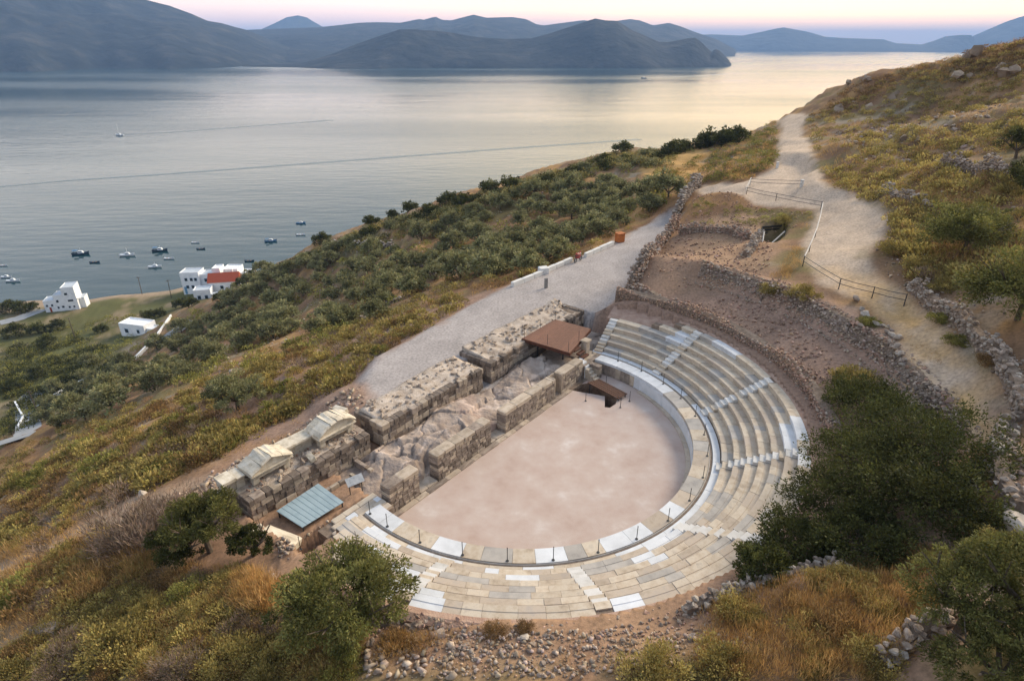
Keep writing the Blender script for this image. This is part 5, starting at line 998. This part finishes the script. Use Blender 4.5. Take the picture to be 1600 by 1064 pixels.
mass('low_scrub', SK, 420, None, .8, 1.7, 80, LM['scrub'], .28, .12, 21); mass('low_scrub', SK, 300, None, .9, 1.9, 90, LM['olive'], .28, .12, 22); mass('low_scrub', SK, 260, None, .9, 1.8, 90, LM['dark'], .28, .12, 25); mass('low_scrub', [[(1000,300),(1100,240),(1210,190),(1214,262),(1170,282),(1090,288)]], 260, None, .5, 1.2, 80, LM['green'], .28, .12, 23, patch=False); mass('low_scrub', [[(1262,185),(1330,135),(1420,105),(1600,62),(1600,110),(1400,130),(1300,190)]], 260, None, .5, 1.2, 80, LM['rust'], .28, .12, 24, patch=False)
SV_ = dict(up=1.6, flat=.9)
mass('dry_grass', SL, 800, None, .25, .55, 36, LM['straw'], .8, .05, 11, **SV_); mass('dry_grass', RT, 800, None, .3, .7, 36, LM['straw'], .8, .05, 12, **SV_); mass('dry_grass', NL_, 1000, None, .25, .5, 60, LM['straw'], .8, .025, 13, **SV_)
mass('dry_grass', NR_[:1], 800, None, .25, .5, 60, LM['straw'], .8, .03, 14, patch=False, **SV_); mass('dry_grass', NR_[1:], 160, None, .25, .5, 60, LM['straw'], .8, .025, 15, **SV_); mass('dry_grass', [[(1262,345),(1280,330),(1262,400),(1225,440),(1200,440),(1235,400)],[(470,690),(540,620),(600,585),(560,570),(420,650),(300,740)],[(600,1030),(620,960),(680,950),(720,1000)]], 130, None, .25, .5, 50, LM['straw'], .8, .03, 16, **SV_)
mass('dry_grass', [[(1425,500),(1560,690),(1430,690),(1420,580)]], 160, None, .12, .25, 30, LM['straw'], .8, .04, 17, avoid=False, **SV_); mass('dry_grass', [[(700,1000),(1100,985),(1100,1064),(680,1064)]], 90, None, .12, .3, 40, LM['straw'], .8, .03, 18, **SV_)
mass('dry_grass', [[(1262,185),(1330,135),(1420,105),(1600,62),(1600,120),(1400,140),(1300,195)],[(1000,300),(1100,240),(1210,190),(1214,262),(1170,282),(1090,288)]], 420, None, .3, .7, 36, LM['straw'], .8, .06, 31, up=1.6, flat=.9, patch=False)
mass('low_scrub', [[(1085,310),(1180,325),(1265,335),(1240,360),(1180,352),(1080,350)]], 60, None, .25, .6, 110, LM['green'], .26, .1, 32, patch=False)
mass('dry_grass', [[(0,850),(170,832),(260,885),(120,945),(0,935)],[(380,905),(450,880),(430,960),(370,950)]], 330, None, .35, .65, 70, LM['straw'], .8, .03, 33, up=1.6, flat=.9, patch=False)
# ------------------------------------------------------------------ shore village
white = mat('white_plaster', [lin((206,208,212)), lin((226,228,230)), lin((236,236,236))], .8, .85, .1, 8, .03, .2)
glassb = mat('dark_glass', [(.02,.03,.04),(.04,.05,.06)], 1, .15, 0, 5, 0, .6); bluep = mat('blue_paint', [lin((96,138,170)), lin((120,160,188))], 2, .6, 0, 5, .05); redr = mat('red_tile', [lin((128,58,42)), lin((156,76,54)), lin((176,96,70))], 3, .85, .5, 2, .05, .2, stretch=(1,8,1)); greyr = mat('flat_roof', [lin((168,176,184)), lin((192,198,204))], 1, .9, .1, 5, .03)
def volume(root, name, x0, x1, y0, y1, z0, z1, m=None, roof=None):
    b = MB().box(x0, x1, y0, y1, z0, z1).build(name, m or white, root)
    if roof:
        MB().box(x0+.15, x1-.15, y0+.15, y1-.15, z1-.01, z1+.04).build('roof', roof, root)
        for k, a in enumerate(((x0,x1,y0,y0+.18),(x0,x1,y1-.18,y1),(x0,x0+.18,y0+.182,y1-.182),(x1-.18,x1,y0+.182,y1-.182))): MB().box(*a, z1+.001, z1+.38).build('parapet', m or white, root)
    return b
def window(root, x, z, y, w=.9, h=1.1, fm=None, axis='y', s=-1):
    t_ = .05*s
    if axis == 'y': f = MB().box(x-w/2-.08, x+w/2+.08, min(y, y+t_), max(y, y+t_), z-.08, z+h+.08); p = MB().box(x-w/2, x+w/2, min(y+t_*.9, y+t_*1.5), max(y+t_*.9, y+t_*1.5), z, z+h)
    else: f = MB().box(min(y, y+t_), max(y, y+t_), x-w/2-.08, x+w/2+.08, z-.08, z+h+.08); p = MB().box(min(y+t_*.9, y+t_*1.5), max(y+t_*.9, y+t_*1.5), x-w/2, x+w/2, z, z+h)
    o = f.build('window', fm or bluep, root); p.build('pane', glassb, o)
def house_root(px, py, z, rz, name, label):
    p = W(px, py, z); return tag(empty(name, (p[0], p[1], z), rz), label, 'house')
h1 = house_root(72,487,-62,R(18),'white_house','three storey white cubic house at the shore with stepped flat roofs')
volume(h1,'wall',0,5.2,0,7,-2,5.2,roof=greyr); volume(h1,'wall',5.2,9.6,-.3,7,-2,7.6,roof=greyr); volume(h1,'wall',9.6,15.5,-.6,8,-2,11.2,roof=greyr); volume(h1,'wall',15.5,18,2,8,-2,4.5,roof=greyr)
for x, z, y, w, h in [(6.6,4.2,-.3,1.0,1.2),(8.4,1.2,-.3,1.0,1.0),(11.4,7.6,-.6,1.3,1.1),(12.6,4.2,-.6,2.4,.9),(11.3,.9,-.6,.8,.9),(13.4,.9,-.6,.8,.9),(3.6,2.4,0,.8,1),(1.3,2.4,0,.8,1),(6.2,1.0,-.3,.8,1.0)]: window(h1, x, z, y, w, h, greyr)
MB().box(2.0,2.9,-.06,0,-1,1.9).build('door', redr, h1); MB().box(15.5,17.2,-.4,.9,5.2,5.4).build('balcony', white, h1)
h1.scale = (.7,.7,.74)
h2 = house_root(190,523,-60.5,R(-14),'white_house','long low white box house with blue windows beside the road wall')
volume(h2,'wall',0,9.8,0,5,-2,3.9,roof=white); volume(h2,'wall',9.8,12.2,.8,4.4,-2,2.6,roof=white); window(h2,2.6,1.1,0,1.2,1.3); window(h2,2,1.4,9.8,.8,1.1,axis='x',s=1); window(h2,7.2,1.4,0,.9,1.1); MB().box(10.4,11.4,.74,.8,-.5,1.9).build('door', bluep, h2)
h3 = house_root(287,456,-61,R(4),'white_house','two storey white house with blue windows left of the red roof')
volume(h3,'wall',0,7,0,6,-2,7.4,roof=greyr); volume(h3,'wall',7,11.5,1,7,-2,6.2,roof=greyr); volume(h3,'wall',11.5,14.5,2,7,-2,8.2,roof=white)
for x in (2.0,4.0,5.6): window(h3,x,4.4,0,.9,1.1); window(h3,x,1.4,0,.9,1.1)
window(h3,9,3.6,1,1,1.2); window(h3,13,5.4,2,1,1.3); MB().box(.6,1.5,-.06,0,-1,2).build('door', bluep, h3)
h4 = house_root(305,472,-61,R(12),'red_roofed_house','white house with a sloping red tiled roof on the shore')
volume(h4,'wall',0,6,0,5,-2,4.2,roof=greyr); volume(h4,'wall',4.5,15,5.2,12,-2,5.4)
rf = MB(); rf.add([(4.1,4.8,5.3),(15.4,4.8,5.3),(15.4,12.4,5.3),(4.1,12.4,5.3),(4.1,8.6,8.0),(15.4,8.6,8.0)], [(0,1,5,4),(2,3,4,5),(0,4,3),(1,2,5),(3,2,1,0)]); ro_ = rf.build('roof', redr, h4); MB().box(12,12.9,9.4,10.2,6.4,8.8).build('chimney', white, ro_)
window(h4,1.8,1.0,0,1.0,1.3); window(h4,4.3,1.0,0,1.0,1.3); window(h4,9,2.6,5.2,1,1.2); window(h4,12.5,2.6,5.2,1,1.2); MB().box(6.0,9.5,-.4,2.0,2.5,2.65).build('awning', greyr, h4)
h5 = house_root(352,446,-61,R(0),'white_house','small white house partly hidden right of the red roof')
volume(h5,'wall',0,6,0,6,-2,6.5,roof=white); volume(h5,'wall',6,11,1,6,-2,4.6,roof=white); window(h5,2,3.6,0); window(h5,4.4,3.6,0); window(h5,8.5,1.8,1); MB().box(3.6,4.6,-.06,0,-1,1.6).build('door', bluep, h5)
# garden walls and shore roads
for pts, l_ in (([(152,612),(190,578),(215,560),(243,532),(268,496)], 'white garden wall climbing past the white box house'), ([(60,640),(85,622),(112,606),(150,590)], 'white roadside wall in the coastal scrub'), ([(25,632),(38,655),(30,672)], 'white wall round the bend of the road at the left edge')):
    gp = [G(a, b) for a, b in pts]; rt = tag(empty('garden_wall', gp[0]), l_, 'wall', 'white walls along the shore road'); o_ = Vector(gp[0])
    for a, b in zip(gp[:-1], gp[1:]):
        v = Vector(b)-Vector(a); s_ = Vector((-v.y, v.x, 0)).normalized()*.2; A_, B_ = Vector(a)-o_, Vector(b)-o_; dn, up = Vector((0,0,-.8)), Vector((0,0,1.1))
        MB().add([A_-s_+dn, B_-s_+dn, B_+s_+dn, A_+s_+dn, A_-s_+up, B_-s_+up, B_+s_+up, A_+s_+up], [(3,2,1,0),(4,5,6,7),(0,1,5,4),(1,2,6,5),(2,3,7,6),(3,0,4,7)]).build('wall_section', white, rt)
asph = mat('shore_road', [lin((138,140,142)), lin((160,160,160))], .6, .9, .2, 4, 0, .2, coords='World')
def road_strip(name, pts, wd, m):
    gp = [G(a, b)[:2] for a, b in pts]; rs_ = resample([tuple(p) for p in gp], 1.2); V = []
    for i, p in enumerate(rs_):
        q = rs_[min(i+1, len(rs_)-1)]; q0 = rs_[max(i-1, 0)]; d = Vector((q[0]-q0[0], q[1]-q0[1])).normalized(); nn = Vector((-d.y, d.x))
        for k in range(5): t_ = (k/4-.5)*wd; x, y = p[0]+nn.x*t_, p[1]+nn.y*t_; V.append((x, y))
    z = H([v[0] for v in V], [v[1] for v in V]); z = z.reshape(-1, 5); z = np.repeat(z.max(1)[:,None], 5, 1)+.12
    k = np.ones(5)/5; zc = np.convolve(np.pad(z[:,0], 2, 'edge'), k, 'valid'); V = [(v[0], v[1], max(zc[i//5], z[i//5,0]-.2)) for i, v in enumerate(V)]
    n = len(rs_); tag(obj(name, mesh(name, V, [(i*5+j, i*5+j+1, (i+1)*5+j+1, (i+1)*5+j) for i in range(n-1) for j in range(4)]), m), kind='structure')
road_strip('shore_road', [(0,505),(30,498),(58,487),(66,484)], 5, asph); road_strip('shore_road', [(30,690),(44,655),(40,625),(60,612),(90,600)], 5, asph); road_strip('shore_road', [(250,545),(275,520),(298,505)], 3.5, asph)
for i, (a, b, l_) in enumerate([(222,460,'leaning wooden pole on the beach'),(268,466,'wooden utility pole beside the garden wall tree'),(118,530,'wooden utility pole in the coastal field'),(62,650,'wooden utility pole beside the bend of the road')]):
    g = G(a, b); up_ = tag(empty('utility_pole', g, i), l_, 'pole', 'utility poles'); MB().tube((0,0,-1),(.3,0,7.5),.14,.10,6).build('pole', barkm, up_); MB().box(-.5,1.1,-.05,.05,6.9,7.05).build('crossarm', barkm, up_)
g = G(90,625); cr = tag(empty('parked_car', (g[0]+1, g[1], g[2]+.2), .5), 'blue grey car parked under trees by the shore road', 'car'); carp = mat('car_paint', [lin((120,136,156)), lin((136,150,168))], 2, .35, 0, 5)
MB().loft([[(x, y, z) for y, z in ((-.85,.35),(.85,.35),(.85,h_*.75+.2),(.7,h_),(-.7,h_),(-.85,h_*.75+.2))] for x, h_ in ((-2.1,.75),(-1.9,.95),(-1.2,1.0),(1.1,.95),(1.9,.85),(2.1,.65))]).build('body', carp, cr)
MB().loft([[(x, y, z) for y, z in ((-.72,.9),(.72,.9),(.6,h_),(-.6,h_))] for x, h_ in ((-1.6,.95),(-1.1,1.45),(.3,1.48),(1.0,.98))]).build('cabin', glassb, cr)
for x in (-1.3,1.3):
    for y in (-.8,.8): MB().tube((x,y-.1,.32),(x,y+.1,.32),.32,.32,12).build('wheel', postm, cr)
# ------------------------------------------------------------------ boats
hullw = mat('boat_white', [lin((196,202,208)), lin((214,218,222))], 2, .5, 0, 5, .06); hulld = mat('boat_dark', [lin((44,60,76)), lin((62,80,96))], 2, .5, 0, 5, .1); boatb = mat('boat_blue', [lin((66,104,140)), lin((92,128,160))], 2, .5, 0, 5, .1); boatwood = mat('boat_wood', [lin((128,96,72)), lin((156,122,94))], 3, .7, .1, 10, .08)
def boat(px, py, L_, rz, hm_, label, cabin=True, mast=False, awning=False, group='small boats moored off the village', name='moored_boat'):
    p = W(px, py, SEA+.2); L_ = L_*.8; o = tag(empty(name, (p[0], p[1], SEA), rz), label, 'boat', group); b = L_*.15
    rings = []
    for t_, wd, sh in ((-.5,.72,.10),(-.3,.95,.02),(0,1,0),(.25,.82,.06),(.42,.42,.18),(.5,.06,.30)):
        x = t_*L_; h_ = L_*(.10+.12*sh*3); rings.append([(x*.94, -b*wd*.55, -.25), (x*.94, b*wd*.55, -.25), (x, b*wd, h_), (x, b*wd*.86, h_), (x, b*wd*.80, h_*.72), (x, -b*wd*.80, h_*.72), (x, -b*wd*.86, h_), (x, -b*wd, h_)])
    MB().loft(rings).build('hull', hm_, o)
    if cabin:
        c = MB().loft([[(x*L_, y*b, z*L_) for y, z in ((-.6,.07),(.6,.07),(.5,h_),(-.5,h_))] for x, h_ in ((-.12,.20),(-.10,.23),(.12,.23),(.18,.15))]).build('cabin', hullw, o); MB().box(-.08*L_,.10*L_,-.575*b,.575*b,.155*L_,.20*L_).build('window_band', glassb, c)
    else:
        for t_ in (-.22,.1): MB().box(t_*L_,t_*L_+.3,-.75*b,.75*b,L_*.085,L_*.1).build('thwart', boatwood, o)
        MB().box(-.53*L_,-.48*L_,-.12*L_*.3,.12*L_*.3,L_*.02,L_*.16).build('outboard_motor', postm, o)
    if mast: MB().tube((.05*L_,0,.05*L_),(.03*L_,0,mast*L_),.07,.04,6).build('mast', hullw, o); MB().tube((.05*L_,0,.2*L_),(-.36*L_,0,.22*L_),.06,.05,6).build('boom', hullw, o)
    if awning: MB().box(-.42*L_,-.14*L_,-.8*b,.8*b,.26*L_,.275*L_).build('awning', boatb, o); [MB().tube((x*L_,y*b,.08*L_),(x*L_,y*b,.26*L_),.03).build('awning_post', postm, o) for x in (-.4,-.16) for y in (-.7,.7)]
    return o
for a in [(126,397,9.5,.2,hulld,'brown and white fishing boat, the largest on the left',1,.42,1),(148,410,5.5,.1,hulld,'low dark rowing boat below the brown fishing boat',0,0,0),(199,399,8.5,.15,hullw,'white boat with a mast left of the dark fishing boat',1,.55,0),(250,392,9,.1,hulld,'dark hulled fishing boat in the middle of the mooring',1,.4,1),(264,404,6,.0,hullw,'white open boat just below the dark fishing boat',0,0,0),(242,417,7,.2,hullw,'white boat with short mast nearest the beach',1,.45,0),(305,379,5,.0,hullw,'upper of two small open boats right of the mooring',0,0,0),(314,389,5,.05,hulld,'lower of two small open boats right of the mooring',0,0,0),(423,377,7.5,.2,boatb,'blue and white cabin boat left of the slope bushes',1,0,1),(390,408,5.5,.0,hulld,'low boat close to the red roofed house',0,0,0),(470,349,6.5,.1,boatb,'blue boat farthest out beside the slope',1,0,0),(470,367,6,.1,hullw,'white boat right beside the slope skyline',0,0,0),(4,415,5,.1,hullw,'topmost boat cut by the left edge',0,0,0),(10,433,6,.0,hullw,'upper of the pair of boats at the left edge',1,0,0),(20,439,7,.1,hullw,'lower of the pair of boats at the left edge',1,0,0)]:
    boat(a[0], a[1], a[2], a[3], a[4], a[5], bool(a[6]), a[7], bool(a[8]))
boat(187,212,13,2.9,hullw,'white sailing yacht with bare mast far out on the bay',True,1.25,False,'boats under way on the bay','sailing_yacht'); boat(1006,123,20,2.7,hulld,'dark motor boat trailing a bright wake below the headland',True,0,False,'boats under way on the bay','motor_boat')
def wake(name, pts, w0, w1, m):
    P_ = [W(a, b, SEA+.05) for a, b in pts]; V = []
    for i, p in enumerate(P_):
        q = P_[min(i+1, len(P_)-1)]-P_[max(i-1, 0)]; d = Vector((q[0], q[1], 0)).normalized(); nn = Vector((-d.y, d.x, 0)); w_ = w0+(w1-w0)*i/(len(P_)-1); V += [Vector(p)-nn*w_/2, Vector(p)+nn*w_/2]
    tag(obj(name, mesh(name, V, [(2*i, 2*i+1, 2*i+3, 2*i+2) for i in range(len(P_)-1)]), m), kind='structure')
wk1 = mat('ruffled_water', [(.05,.09,.10),(.07,.11,.12)], .05, .34, .6, .5, 0, .5, coords='World', dist=.3); wk2 = mat('foam_wake', [(.35,.36,.36),(.5,.5,.5)], .05, .5, .2, .3, 0, .5, coords='World')
wake('wake', [(194,211),(240,209),(300,205),(400,197),(520,188)], 2.5, 9, wk1); wake('wake', [(1012,122),(1050,121),(1090,119),(1135,116)], 4, 16, wk2)
wake('wake', [(-40,296),(100,283),(250,273),(400,262),(600,247),(800,232),(1000,218)], 3, 9, wk1); 
# ------------------------------------------------------------------ labels that single out each of the many
ORD = ['', 'second ', 'third ', 'fourth ', 'fifth ', 'sixth ', 'seventh ', 'eighth ', 'ninth ', 'tenth ', 'eleventh ', 'twelfth ', 'thirteenth ', 'fourteenth ', 'fifteenth ', 'sixteenth ', 'seventeenth ', 'eighteenth ', 'nineteenth ', 'twentieth ']
LMK = [(t_, G(a, b)[:2]) for t_, a, b in [('the orange bin', 968,378), ('the parked motorbike', 903,409), ('the near end of the kerb walls', 800,448), ('the small skyline umbrella tree', 973,237), ('the golden field', 1045,275), ('the red roofed house', 330,470), ('the white box house', 215,523), ('the bend of the shore road', 44,655), ('the pale terrace wall near the skyline', 560,384), ('the terrace wall among olives', 680,420), ('the lone olive bush', 372,640), ('the pointed marble pediment', 395,745), ('the small scrub slope terrace wall', 630,440), ('the grey leafless bush', 215,850), ('the foreground olive tree', 548,985), ('the lower left rock outcrop', 80,985), ('the low dry stone wall', 1230,902), ('the lower right trees', 1500,985), ('the broad olive tree', 1500,398), ('the upper right terrace wall', 1530,273), ('the pale cliff faces', 1362,168), ('the white marker post', 1214,263), ('the upper right corner', 1585,110), ('the left edge of the road', 560,600), ('the bend of the track', 1400,312), ('the left picture edge', 20,760), ('the middle of the olive grove', 820,350), ('the shore skyline bush', 503,378), ('the big pale boulder', 1590,830)]]
rank = {}
def relabel(o, kind):
    p = o.location; t_, q = min(LMK, key=lambda l_: (l_[1][0]-p.x)**2+(l_[1][1]-p.y)**2); rank.setdefault((kind, t_), []).append((math.hypot(q[0]-p.x, q[1]-p.y), o))
for o in list(scene.objects):
    if o.get('group', '') == 'olive trees on the sea slope': relabel(o, 'olive tree')
    elif 'cushion shrubs' in o.get('group', ''): relabel(o, o['label'].split(' among')[0])
for (kind, t_), L_ in rank.items():
    L_.sort(key=lambda v: v[0])
    for i, (d, o) in enumerate(L_): o['label'] = ('grey green ' if kind == 'olive tree' else '')+(f'{kind}, {ORD[i]}nearest to {t_}' if i < 20 else f'{kind} farther out from {t_}')
def number(grp, fmt):
    L_ = [o for o in scene.objects if o.get('group', '') == grp]
    for i, o in enumerate(L_): o['label'] = fmt.format(ORD[i].strip() or 'first')
number('barrier posts round the orchestra', 'dark metal barrier post, {} round the walkway counted from the blue cover end')
number('boulders lined along the track edge', 'grey boulder on the track edge, {} counted from the rail fence')
number('barrier posts round the pit', 'dark metal barrier post beside the pit, {} counted from the stage wall')
number('low bushes along the slope skyline', 'low bush on the slope skyline, {} counted up from the shore houses')
